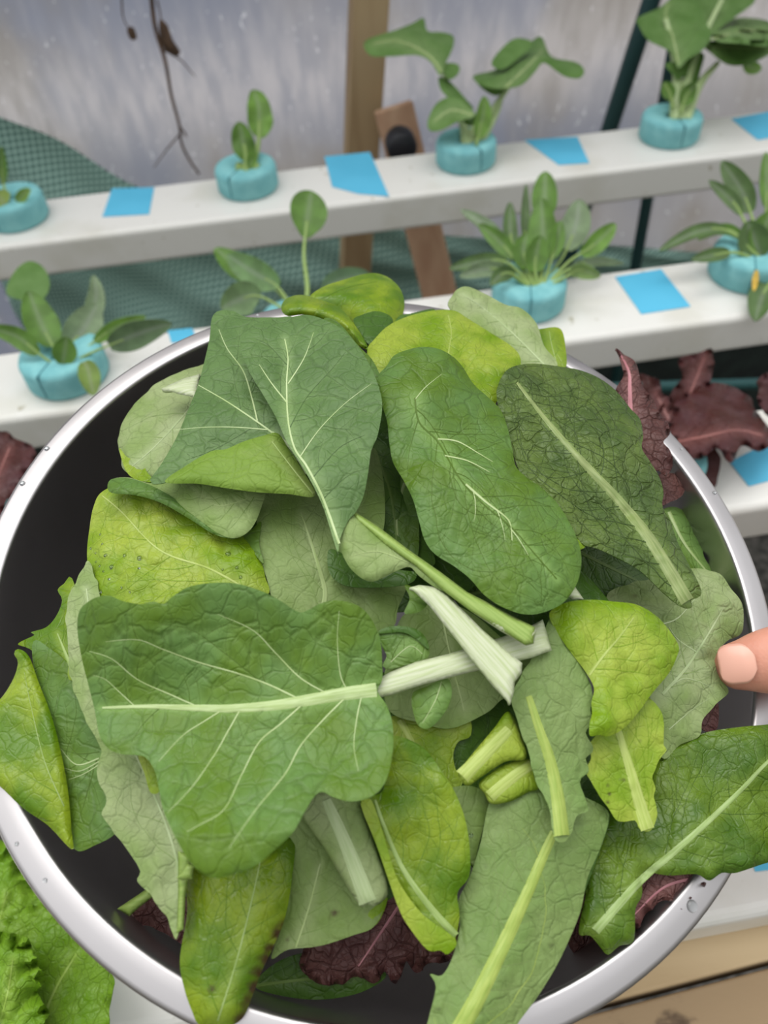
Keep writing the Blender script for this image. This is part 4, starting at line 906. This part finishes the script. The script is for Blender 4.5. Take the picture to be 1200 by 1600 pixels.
leaf('choy_leaf', 'thin slip of dark leaf between the pale underside and the small bright sliver', 'choy', 3, [(376, 838), (395, 826), (408, 815), (405, 850), (412, 880), (400, 868), (388, 848)], nv=0)
# centre
leaf('choy_leaf', 'broad pale-backed leaf under the crossing stalks in the centre', 'under', -2, [(620, 980), (640, 955), (690, 940), (740, 960), (800, 1010), (850, 1040), (840, 1080), (790, 1090), (760, 1114), (705, 1138), (660, 1130), (610, 1112), (600, 1060)],
     mid=[(690, 960), (705, 1030), (725, 1110)], midw=(4, 2), nv=4)
leaf('choy_leaf', 'small dark leaf with a curled-over top between the largest leaf and the crossing stalks', 'choy', 9, [(592, 990), (600, 981), (625, 978), (652, 984), (667, 1000), (670, 1025), (650, 1034), (612, 1045), (598, 1040), (604, 1025), (597, 1010)], mid=[(610, 1035), (640, 1010), (660, 1022)], midw=(2, 1), nv=2, step=4, seed=507,
     parts=(flap('curled_edge', 'dark', 10.5, [(592, 990), (600, 981), (625, 978), (652, 984), (667, 1000), (669, 1014), (650, 998), (628, 988)], step=3, dw=8),))
leaf('choy_leaf', 'small dark cupped leaf hanging below the pale stalk of the largest leaf', 'choy', 9, [(644, 1085), (668, 1072), (698, 1060), (706, 1078), (702, 1100), (690, 1120), (672, 1137), (658, 1137), (648, 1122)], mid=[(690, 1065), (680, 1095), (660, 1130)], midw=(2, 1), nv=2, step=4, seed=508, cup=-2)
leaf('choy_leaf', 'tiny bright leaf scrap beside the top of the white cut stem', 'choy', 12, [(632, 915), (642, 916), (655, 928), (668, 942), (655, 956), (632, 958), (640, 935)], nv=0, step=3, seed=509)
leaf('romaine_leaf', 'dark-green leaf behind the two cut lettuce bases', 'dark', -8, [(700, 1140), (730, 1110), (790, 1090), (830, 1130), (850, 1200), (800, 1260), (740, 1260), (705, 1200)], mid=[(800, 1240), (750, 1170)], nv=4, seed=510)
leaf('butterhead_leaf', 'pale ragged leaf between the round yellow leaf and the cut bases', 'butter', -3, [(600, 1125), (650, 1122), (705, 1132), (733, 1124), (735, 1148), (716, 1158), (708, 1175), (710, 1200), (724, 1216), (715, 1235), (690, 1230), (660, 1200), (600, 1180)],
     mid=[(625, 1125), (660, 1190)], midw=(12, 5), nv=3, jag=2, seed=511)
leaf('romaine_leaf', 'wet pale leaf showing in the gap below the cut lettuce bases', 'under', -3, [(700, 1235), (735, 1228), (765, 1245), (758, 1280), (748, 1320), (738, 1352), (725, 1300), (710, 1265)], seed=512, drops=[(736, 1305, 3)])
def base_piece(label, out, ax, h, kind='butter', seed=1, w=(26, 16)):
    return leaf('lettuce_base', label, kind, h, out, mid=ax, midw=w, nv=0, ra=.25, und=.6, droop=1.5, cup=2, seed=seed, thick=1.2)
base_piece('cut lettuce base with a pale ribbed heel, upper of the two in the middle', [(716, 1214), (722, 1198), (770, 1140), (795, 1112), (815, 1150), (822, 1185), (790, 1190), (755, 1212), (732, 1228), (722, 1222)], [(722, 1214), (755, 1180), (795, 1140)], 7, seed=81)
base_piece('cut lettuce base with brown specks, lower of the two in the middle', [(748, 1225), (770, 1205), (800, 1190), (830, 1188), (846, 1228), (825, 1238), (798, 1252), (768, 1256), (757, 1240)], [(765, 1245), (800, 1215), (830, 1195)], 4, seed=82, w=(20, 16))

# left side
leaf('butterhead_leaf', 'jagged yellowish leaf standing against the left bowl wall', 'glossy', -5, [(112, 903), (100, 912), (90, 922), (97, 938), (88, 962), (72, 980), (48, 988), (54, 992), (28, 1006), (46, 1014), (80, 1040), (120, 1060), (125, 960)], mid=[(110, 1040), (90, 990)], nv=2, seed=520, tilt=(.3, 0))
leaf('butterhead_leaf', 'dark-lit leaf with pale fanning veins behind the bright pointed leaf at the left', 'choy', -3, [(50, 1010), (80, 1015), (115, 1050), (150, 1130), (165, 1200), (180, 1270), (182, 1300), (150, 1320), (118, 1328), (100, 1280), (70, 1150)], mid=[(155, 1185), (120, 1195), (95, 1170)], midw=(3, 1), nv=2, seed=521,
     veins=[([(155, 1190), (125, 1205), (100, 1200)], 2.2), ([(155, 1195), (130, 1210), (108, 1218)], 2), ([(155, 1175), (125, 1178), (98, 1172)], 1.6)])
leaf('butterhead_leaf', 'bright pointed leaf folded over the left edge of the rim', 'glossy', 5, [(28, 1014), (22, 1022), (28, 1036), (18, 1066), (-8, 1100), (-60, 1130), (-60, 1190), (-5, 1225), (35, 1262), (75, 1290), (112, 1327), (112, 1300), (104, 1220), (84, 1130), (60, 1065), (45, 1025)], nv=0, mid=None, und=2, droop=2, dome=10, seed=522, veins=[([(100, 1260), (70, 1190), (50, 1110), (38, 1050)], 2), ([(90, 1240), (40, 1210), (0, 1180)], 1.2)])
leaf('romaine_leaf', 'long pale-backed leaf running down the left side beneath the largest leaf', 'pale', 3, [(136, 876), (118, 905), (104, 945), (103, 1000), (110, 1060), (125, 1110), (152, 1165), (156, 1180), (150, 1215), (163, 1250), (160, 1278), (182, 1308), (208, 1340), (218, 1362), (213, 1378), (238, 1402), (258, 1432), (275, 1470), (284, 1440), (292, 1380), (310, 1330), (290, 1230), (230, 1130), (180, 1000), (150, 900)],
     mid=[(285, 1440), (275, 1340), (240, 1240), (190, 1130), (150, 1010), (135, 920)], midw=(5, 2), nv=8, jag=3, cr=.9, crs=1.3, und=2, seed=523)
lone_stalk('leaf_stalk', 'thin pale upright stalk ending beside the brown-edged leaf', [(278, 1330), (300, 1335), (290, 1400), (287, 1452), (276, 1458), (278, 1400)], 6, GREEN_RIB, dw=8)
lone_stalk('leaf_stalk', 'small pale cut tip just left of the brown-edged leaf, under the largest leaf', [(276, 1372), (292, 1348), (304, 1352), (300, 1374), (285, 1375)], 9, GREEN_RIB, dw=6)
leaf('butterhead_leaf', 'bright yellow-green sliver poking out under the left lobe of the largest leaf', 'butter', 9, [(216, 1180), (232, 1182), (245, 1205), (249, 1236), (235, 1238), (226, 1210)], nv=0, step=3, und=0)

# bottom
leaf('butterhead_leaf', 'pale-backed leaf at the front with a small brown hole in it', 'under', -8, [(450, 1300), (455, 1380), (443, 1440), (424, 1497), (450, 1484), (500, 1478), (550, 1462), (585, 1447), (603, 1405), (600, 1360), (560, 1290), (490, 1260)],
     mid=[(462, 1480), (482, 1420), (500, 1350)], midw=(4, 2), nv=4, spot=((78, 62, 44), [(523, 1428, 5), (516, 1432, 3), (450, 1467, 3)]), seed=530,
     parts=(flap('turned_edge', 'butter', -6.5, [(603, 1402), (604, 1412), (594, 1436), (584, 1446), (574, 1430), (578, 1420)], step=3, dw=6),))
base_piece('pale ribbed cut lettuce base pointing to the front, left of the round yellow leaf', [(470, 1265), (498, 1230), (548, 1240), (566, 1262), (585, 1320), (606, 1388), (598, 1408), (584, 1416), (574, 1412), (566, 1417), (548, 1395), (510, 1330)], [(575, 1410), (545, 1330), (510, 1250)], 2, 'pale', seed=83, w=(30, 14))
leaf('butterhead_leaf', 'broad shiny yellow-green leaf in the front centre, left of the long ribbed leaf', 'glossy', 4, [(600, 1165), (615, 1150), (640, 1156), (665, 1172), (690, 1205), (712, 1240), (728, 1285), (735, 1340), (732, 1372), (715, 1395), (718, 1430), (712, 1465), (700, 1490), (690, 1485), (668, 1484), (655, 1460), (630, 1432), (608, 1370), (590, 1320), (563, 1255), (580, 1245), (600, 1230)],
     mid=[(712, 1462), (670, 1415), (628, 1355), (600, 1290), (586, 1250)], midw=(12, 4), nv=6, cr=.9, crs=1.1, und=2.5, cup=3, seed=531, droop=1.5, dw=30, parts=(flap('folded_edge', 'butter', 6, [(564, 1257), (578, 1248), (590, 1275), (604, 1320), (622, 1375), (660, 1428), (712, 1468), (700, 1491), (688, 1485), (668, 1484), (640, 1450), (624, 1422), (606, 1372), (588, 1320)], step=4),))
leaf('choy_leaf', 'yellow-green leaf with a rotting brown edge hanging over the front rim', 'glossy', 5, [(300, 1340), (292, 1430), (281, 1500), (288, 1545), (300, 1580), (312, 1602), (345, 1608), (378, 1592), (395, 1555), (408, 1520), (428, 1478), (445, 1435), (456, 1375), (457, 1305), (400, 1320)],
     mid=[(340, 1595), (370, 1500), (395, 1400), (410, 1330)], midw=(3, 2), nv=5, und=2.5, droop=4, dw=40, seed=532, dome=12,
     spot=((70, 52, 26), [(436, 1462, 12), (427, 1482, 13), (416, 1502, 13), (408, 1522, 14), (401, 1544, 15), (392, 1567, 15), (380, 1592, 14), (330, 1545, 6), (443, 1446, 9)]))
leaf('romaine_leaf', 'dark green leaf edge beside the top of the long ribbed leaf, right', 'dark', 0, [(880, 1330), (905, 1290), (930, 1250), (948, 1265), (952, 1285), (930, 1350), (915, 1390), (900, 1440), (885, 1400)], seed=533)
leaf('romaine_leaf', 'long pale-backed leaf with a thick yellow-green rib, running off the front of the bowl', 'romrib', 8, [(768, 1245), (800, 1225), (860, 1230), (900, 1240), (945, 1262), (951, 1282), (938, 1325), (918, 1372), (908, 1420), (893, 1460), (868, 1512), (838, 1560), (812, 1595), (780, 1640), (700, 1665), (660, 1640), (670, 1590), (681, 1542), (672, 1522), (690, 1524), (706, 1498), (718, 1450), (716, 1408), (733, 1372), (750, 1320)],
     mid=[(690, 1655), (735, 1580), (780, 1490), (822, 1400), (850, 1335), (866, 1300)], midw=(36, 13), nv=9, ang=58, curve=25, vw=2, und=2, cr=.5, crs=1.2, seed=534, cup=-2, ra=.3, dome=14,
     spot=((40, 34, 20), [(757, 1353, 3), (862, 1478, 3.5), (684, 1576, 3)]))
leaf('romaine_leaf', 'big glossy green leaf reaching over the right rim towards the lower right corner', 'glossyd', 3, [(925, 1330), (940, 1285), (960, 1255), (1000, 1240), (1022, 1195), (1050, 1165), (1085, 1150), (1125, 1140), (1200, 1132), (1270, 1130), (1300, 1200), (1280, 1300), (1230, 1345), (1200, 1348), (1150, 1364), (1128, 1364), (1108, 1376), (1088, 1366), (1050, 1368), (1030, 1366), (1010, 1362), (1003, 1368), (1003, 1400), (993, 1420), (990, 1470), (968, 1478), (950, 1492), (938, 1480), (922, 1462), (905, 1460), (908, 1430), (915, 1400), (915, 1370)],
     mid=[(930, 1455), (965, 1415), (1005, 1372), (1060, 1325), (1110, 1280), (1160, 1232), (1200, 1190), (1250, 1150)], midw=(15, 4), nv=9, ang=55, cr=1.2, crs=1.1, und=4, droop=2, seed=535, dome=10, tilt=(.08, 0))

# right side
leaf('butterhead_leaf', 'large pale wrinkled leaf lying back-up beside the thumb', 'pale', -3, [(948, 935), (985, 912), (1010, 906), (1055, 892), (1080, 888), (1110, 892), (1128, 900), (1142, 920), (1158, 940), (1162, 965), (1158, 990), (1135, 1002), (1120, 1020), (1120, 1050), (1138, 1080), (1118, 1100), (1098, 1125), (1092, 1150), (1060, 1165), (1038, 1185), (1020, 1150), (1000, 1080), (990, 1000)],
     mid=[(1035, 1085), (1075, 1040), (1110, 985), (1130, 950)], midw=(6, 2), nv=6, cr=1.6, crs=1.2, und=3, jag=1, seed=540,
     veins=[([(1040, 1080), (1070, 1060), (1115, 1075)], 2.5), ([(1035, 975), (1060, 965), (1090, 930)], 3), ([(1090, 1020), (1060, 1000), (1045, 980)], 2), ([(1045, 1140), (1080, 1110), (1110, 1090)], 2)],
     spot=((90, 80, 50), [(1095, 995, 3), (991, 932, 3), (1147, 995, 4)]))
leaf('butterhead_leaf', 'small bright leaf with a white rib and serrated sides, under the rounded bright leaf', 'butter', 7, [(985, 1100), (1010, 1088), (1030, 1108), (1038, 1135), (1036, 1165), (1040, 1172), (1028, 1190), (1024, 1200), (1018, 1215), (1024, 1232), (1020, 1245), (1026, 1265), (1018, 1297), (1000, 1296), (992, 1282), (975, 1283), (962, 1280), (950, 1262), (935, 1240), (925, 1222), (915, 1203), (924, 1185), (920, 1165), (940, 1140)],
     mid=[(1012, 1296), (998, 1250), (984, 1200), (970, 1155), (962, 1130)], midw=(22, 9), nv=6, ra=.2, jag=1.5, cr=.6, crs=1.5, und=1.8, seed=541, spot=((70, 60, 30), [(972, 1219, 3), (948, 1228, 2.5), (953, 1240, 2.5), (950, 1252, 2.5), (1000, 1160, 2), (966, 1200, 2)]))
leaf('romaine_leaf', 'back of a grey-green leaf with a yellow-green rib, just right of the white stem', 'romrib', 11, [(800, 1098), (812, 1060), (835, 1020), (852, 985), (862, 962), (880, 990), (900, 1022), (918, 1055), (926, 1090), (920, 1110), (925, 1130), (916, 1145), (926, 1170), (914, 1185), (920, 1205), (906, 1222), (918, 1260), (915, 1268), (900, 1275), (893, 1298), (880, 1315), (866, 1312), (862, 1280), (850, 1240), (838, 1220), (825, 1170)],
     mid=[(878, 1306), (872, 1250), (860, 1190), (843, 1140), (826, 1088)], midw=(26, 10), nv=8, ang=50, jag=2, cr=.6, crs=1.3, seed=542, vw=1.8, ra=.3)
leaf('butterhead_leaf', 'rounded bright lettuce leaf lying over the pale wrinkled leaf, right of centre', 'butter', 15, [(858, 962), (866, 950), (890, 940), (925, 937), (960, 940), (992, 944), (1020, 958), (1042, 980), (1060, 1008), (1058, 1025), (1045, 1052), (1020, 1082), (998, 1112), (975, 1138), (950, 1151), (938, 1148), (922, 1150), (921, 1132), (925, 1115), (924, 1098), (928, 1075), (915, 1050), (900, 1030), (885, 1010), (868, 985)],
     mid=[(920, 1055), (945, 1022), (968, 995), (990, 965)], midw=(5, 2), nv=5, cr=1.2, crs=1.2, und=2.2, droop=2, dw=30, seed=543)
# top right
leaf('butterhead_leaf', 'narrow yellow-green leaf tip at the top right beside the pale crinkled leaf', 'glossy', 5, [(835, 520), (850, 513), (876, 514), (884, 545), (884, 574), (865, 570), (850, 545)], seed=550, mid=[(870, 570), (862, 540), (858, 518)], nv=2, midw=(2, 1))
leaf('butterhead_leaf', 'pale crinkled leaf standing at the top of the heap over the rear rim', 'pale', 8, [(703, 482), (708, 460), (718, 450), (732, 448), (760, 460), (790, 476), (815, 482), (838, 505), (850, 540), (868, 562), (868, 575), (835, 600), (800, 590), (760, 520)],
     mid=[(850, 570), (800, 520), (750, 478), (722, 460)], midw=(3, 1), nv=5, cr=1.2, crs=1.3, und=2, seed=551, dome=18)
leaf('butterhead_leaf', 'smooth rounded yellow-green leaf at the top, in front of the pale crinkled one', 'butter', 13, [(574, 546), (585, 530), (605, 510), (630, 497), (660, 488), (690, 484), (712, 486), (730, 497), (770, 522), (798, 540), (812, 556), (813, 575), (804, 592), (790, 606), (778, 625), (760, 640), (700, 620), (620, 600), (580, 575)],
     mid=[(700, 620), (700, 560), (705, 520), (700, 492)], midw=(3, 1), nv=5, cr=.9, crs=1.1, und=2.2, droop=1.5, dw=30, seed=552)
leaf('butterhead_leaf', 'curled bright leaf rolled over at the very top, dark flap as shade in its hollow', 'glossy', 8, [(484, 464), (505, 448), (540, 436), (575, 427), (600, 430), (620, 444), (631, 465), (630, 490), (616, 515), (600, 538), (580, 545), (560, 515), (530, 485), (500, 475)],
     veins=[([(500, 468), (540, 450), (590, 440)], 1.5)], und=2, droop=6, dw=45, seed=553, dome=22,
     parts=(flap('hollow', 'dark', 9.5, [(552, 500), (565, 492), (590, 486), (612, 496), (612, 512), (600, 530), (588, 542), (574, 536), (562, 518)], step=3, dw=14, droop=1, ),))  # dark flap on the curl: the shade of its hollow put into colour
leaf('butterhead_leaf', 'long bright curled lip of leaf at the top, left of the rolled leaf', 'glossy', 12, [(440, 485), (442, 472), (455, 463), (475, 461), (505, 470), (530, 480), (550, 502), (566, 525), (575, 545), (560, 540), (540, 520), (510, 500), (475, 492), (450, 494)], nv=0, und=1, droop=3, dw=16, seed=554, step=4)
leaf('choy_leaf', 'small dark leaf edge behind the broad grey-green leaf, at the top', 'choy', 14, [(505, 500), (520, 498), (535, 510), (560, 540), (580, 560), (592, 582), (596, 600), (580, 610), (560, 570), (530, 530)], nv=0, seed=555)
leaf('butterhead_leaf', 'dark leaf in the hollow between the rolled leaf and the rounded yellow-green leaf', 'dark', 2, [(570, 540), (600, 500), (640, 490), (680, 484), (650, 520), (600, 560)], seed=556)
# red leaves on the right rim
leaf('red_lettuce_leaf', 'purple-red pointed leaf with a pink rib, propped on the right rim', 'red', 7, [(962, 544), (975, 553), (992, 566), (997, 585), (1003, 605), (1018, 620), (1028, 640), (1042, 660), (1046, 678), (1036, 690), (1046, 705), (1050, 728), (1040, 742), (1030, 735), (1010, 730), (990, 690), (962, 640), (960, 615), (975, 588), (972, 568)],
     mid=[(985, 645), (984, 610), (982, 580), (966, 548)], midw=(8, 2), nv=4, jag=2, und=3, cr=1, crs=1.4, ruf=1.5, rl=30, seed=560, dome=10)
leaf('red_lettuce_leaf', 'small dark red scrap of leaf just inside the right rim', 'red', -9, [(1030, 742), (1048, 740), (1068, 750), (1066, 772), (1048, 784), (1032, 790), (1025, 765)], jag=2, nv=0, seed=561)
leaf('red_lettuce_leaf', 'tiny dark red leaf edge under the thumb, beside the bowl wall', 'red', -6, [(1096, 1110), (1108, 1102), (1122, 1100), (1122, 1135), (1112, 1143), (1098, 1140), (1093, 1125)], jag=1, nv=0, step=3, seed=562)

# ---- the big leaves on top
leaf('romaine_leaf', 'broad dark crinkled leaf with a long pale rib, its cut end pointing at the thumb', 'romaine', 17, [(776, 620), (779, 600), (790, 580), (808, 571), (835, 568), (870, 572), (905, 578), (935, 590), (962, 610), (985, 638), (1000, 655), (1005, 680), (1003, 700), (1015, 720), (1030, 745), (1037, 770), (1035, 790), (1048, 815), (1060, 850), (1078, 885), (1092, 912), (1096, 928), (1088, 935), (1080, 938), (1082, 948), (1072, 951), (1058, 944), (1030, 920), (1000, 892), (965, 872), (935, 858), (900, 845), (880, 800), (840, 760), (815, 742), (800, 705), (785, 665)],
     mid=[(1074, 940), (1048, 895), (1010, 835), (965, 780), (920, 732), (875, 682), (840, 640), (808, 598)], midw=(24, 4), nv=10, ang=52, curve=28, vw=1.8, cr=1.0, crs=1.5, und=2.5, droop=.8, step=4, seed=570, ra=.35)
# largest leaf, front left
leaf('choy_leaf', 'largest leaf of the heap, dark green with white fanning veins, front left', 'choy', 17,
     [(590, 1080), (597, 1062), (597, 1030), (594, 1000), (582, 970), (562, 948), (530, 938), (503, 942), (484, 952), (470, 957), (455, 950), (440, 940), (412, 925), (370, 912), (330, 911), (295, 917), (270, 932), (256, 943), (238, 940), (222, 944), (205, 942), (188, 938), (172, 931), (155, 932), (138, 940), (124, 955), (121, 985), (128, 1030), (138, 1070), (148, 1110), (156, 1150), (170, 1170), (190, 1178), (212, 1180), (228, 1184), (242, 1205), (248, 1232), (256, 1268), (274, 1308), (292, 1340), (312, 1362), (335, 1372), (365, 1366), (400, 1352), (432, 1325), (458, 1300), (475, 1270), (490, 1246), (503, 1237), (520, 1245), (545, 1252), (572, 1248), (592, 1236), (606, 1212), (614, 1170), (613, 1130), (604, 1102)],
     mid=[(588, 1078), (560, 1081), (520, 1087), (470, 1096), (420, 1103), (360, 1107), (300, 1106), (230, 1104), (160, 1106)], midw=(24, 3), nv=0, ra=.3,
     veins=[([(470, 1094), (420, 1070), (370, 1052), (310, 1035), (255, 1015), (215, 1000), (165, 1003)], 3.4), ([(310, 1105), (265, 1085), (215, 1062), (175, 1030), (140, 1018)], 3), ([(210, 1103), (185, 1080), (165, 1062), (145, 1055)], 2),
            ([(545, 1082), (532, 1055), (527, 1000), (530, 955)], 2.4), ([(515, 1086), (470, 1060), (430, 1020), (395, 985), (340, 960)], 3), ([(400, 1060), (350, 1020), (300, 985), (250, 975)], 1.4), ([(560, 1080), (572, 1050), (585, 1030)], 1.2),
            ([(350, 1108), (318, 1128), (285, 1150), (248, 1190)], 2.4), ([(376, 1108), (355, 1145), (335, 1180), (300, 1230), (262, 1270)], 2.6), ([(478, 1096), (440, 1130), (405, 1160), (378, 1210), (350, 1265), (310, 1290), (292, 1300)], 3), ([(545, 1085), (505, 1125), (470, 1165), (445, 1210), (400, 1265), (358, 1325)], 3),
            ([(566, 1084), (558, 1120), (553, 1165), (560, 1205)], 2.4), ([(250, 1106), (225, 1130), (205, 1160)], 1.6)],
     und=2.6, droop=.8, dw=22, step=4, quilt=.6, cup=5, seed=571, sub=2,
     parts=(stalk([(566, 1070), (588, 1062), (610, 1050), (650, 1034), (700, 1022), (740, 1010), (800, 990), (835, 975), (848, 968), (855, 990), (862, 1016), (830, 1028), (780, 1040), (720, 1054), (660, 1070), (612, 1086), (592, 1090), (568, 1088)], 15.5, WHITE_RIB, dw=12, droop=1.3, axis=[(590, 1075), (700, 1038), (850, 995)]),))
# white stem crossing it
lone_stalk('leaf_stalk', 'thick white cut stem lying diagonally across the pale stalk of the largest leaf', [(640, 918), (655, 914), (680, 917), (698, 928), (720, 950), (755, 985), (790, 1015), (816, 1036), (815, 1052), (804, 1066), (803, 1082), (797, 1101), (770, 1072), (740, 1035), (705, 990), (672, 948)], 21, WHITE_RIB, dw=14, droop=1.3, axis=[(650, 918), (720, 985), (800, 1075)])
# folded pointed leaf
leaf('choy_leaf', 'folded green leaf with a sharp left tip, its pale lower fold turned up, top left', 'choyg', 14,
     [(345, 485), (335, 490), (330, 502), (327, 530), (318, 570), (308, 605), (292, 645), (275, 685), (252, 725), (234, 750), (238, 756), (262, 753), (300, 735), (350, 715), (400, 700), (460, 720), (520, 700), (540, 640), (520, 560), (470, 500), (430, 496), (400, 496), (380, 494), (365, 486)],
     mid=[(480, 740), (455, 700), (425, 676)], midw=(7, 6), nv=0,
     veins=[([(425, 676), (400, 658), (355, 628), (310, 602)], 3.6), ([(402, 658), (393, 620), (380, 580), (355, 545), (342, 515)], 3), ([(420, 672), (370, 668), (320, 668), (275, 672)], 2), ([(393, 615), (420, 560), (440, 520)], 1.6), ([(395, 668), (340, 700), (290, 720)], 1.4)],
     und=2.0, seed=572, sub=2, quilt=.6,
     parts=(flap('turned_up_fold', 'flap', 17, [(258, 753), (290, 728), (330, 705), (352, 702), (380, 690), (410, 681), (434, 677), (450, 700), (470, 730), (492, 774), (450, 772), (400, 769), (355, 763), (310, 756)], mid=[(490, 772), (460, 735), (425, 690)], midw=(4, 2), nv=3, droop=1.5),))
# broad grey-green leaf with its long stalk
leaf('choy_leaf', 'broad grey-green leaf, top centre, tapering to a twisted tip and long green stalk', 'choyg', 24,
     [(376, 545), (380, 525), (395, 508), (420, 500), (450, 496), (480, 492), (508, 500), (535, 515), (560, 542), (580, 575), (594, 612), (597, 640), (590, 680), (580, 705), (575, 740), (568, 775), (556, 800), (545, 812), (532, 840), (528, 862), (520, 840), (506, 795), (490, 760), (470, 725), (448, 690), (430, 650), (410, 615), (392, 585)],
     mid=[(530, 850), (505, 780), (480, 730), (460, 700), (450, 655), (448, 600), (450, 560), (445, 530)], midw=(5, 2), nv=0,
     veins=[([(468, 715), (500, 670), (540, 630), (580, 600)], 2), ([(452, 670), (480, 620), (520, 575), (540, 550)], 1.6), ([(449, 630), (425, 600), (405, 570)], 3), ([(450, 600), (475, 560), (490, 520)], 2.4), ([(490, 745), (530, 700), (570, 680)], 1.8), ([(505, 780), (535, 750), (560, 735)], 1.4), ([(448, 570), (420, 540), (400, 530)], 1.4)],
     und=2.4, droop=.8, dw=22, step=4, seed=573, quilt=.5, cup=3, sub=2,
     parts=(flap('underside_fold', 'under', 20, [(528, 820), (535, 805), (548, 798), (580, 822), (620, 850), (650, 872), (690, 905), (700, 925), (680, 918), (655, 900), (640, 886), (620, 892), (600, 902), (580, 909), (560, 900), (542, 880), (530, 850)], mid=[(640, 880), (590, 862), (545, 870)], midw=(2, 1), nv=2, droop=1.5),
            stalk([(545, 797), (552, 798), (590, 822), (640, 860), (690, 895), (730, 925), (775, 948), (812, 968), (836, 980), (833, 1005), (820, 1008), (780, 982), (735, 955), (695, 925), (650, 885), (600, 850), (560, 815)], 22.5, GREEN_RIB, dw=9, droop=1.3, axis=[(548, 800), (690, 908), (830, 995)]),
            stalk([(690, 912), (706, 922), (740, 938), (790, 962), (838, 984), (834, 1006), (822, 1009), (780, 985), (735, 955)], 22.2, WHITE_RIB, name='pale_stalk_end', dw=9, droop=1.6)))
# broad leaf in the centre right
leaf('choy_leaf', 'broad dark leaf lying stalk-up at the centre right with bright white vein streaks', 'choy', 25,
     [(589, 600), (592, 585), (604, 572), (615, 556), (635, 547), (660, 542), (685, 545), (706, 556), (722, 572), (740, 600), (762, 620), (782, 640), (793, 668), (800, 700), (806, 728), (822, 745), (850, 765), (872, 788), (892, 820), (906, 855), (908, 885), (900, 915), (882, 940), (860, 953), (835, 960), (810, 958), (780, 946), (755, 928), (735, 905), (710, 885), (680, 866), (664, 845), (655, 815), (645, 780), (630, 750), (614, 722), (608, 690), (605, 660), (596, 630)],
     mid=[(648, 622), (655, 660), (684, 690), (710, 735), (728, 760), (760, 792), (800, 825), (835, 865), (870, 905)], midw=(3, 2), nv=8, ang=50, curve=30, vw=1.5, und=3, droop=1.0, dw=26, quilt=.6, step=4, midc=1, seed=574, cup=-3,
     veins=[([(684, 686), (715, 690), (750, 710), (770, 722)], 3), ([(695, 712), (730, 720), (765, 738)], 3), ([(728, 757), (760, 785), (790, 808), (798, 822), (800, 845)], 5), ([(648, 625), (665, 605), (690, 585)], 2)])
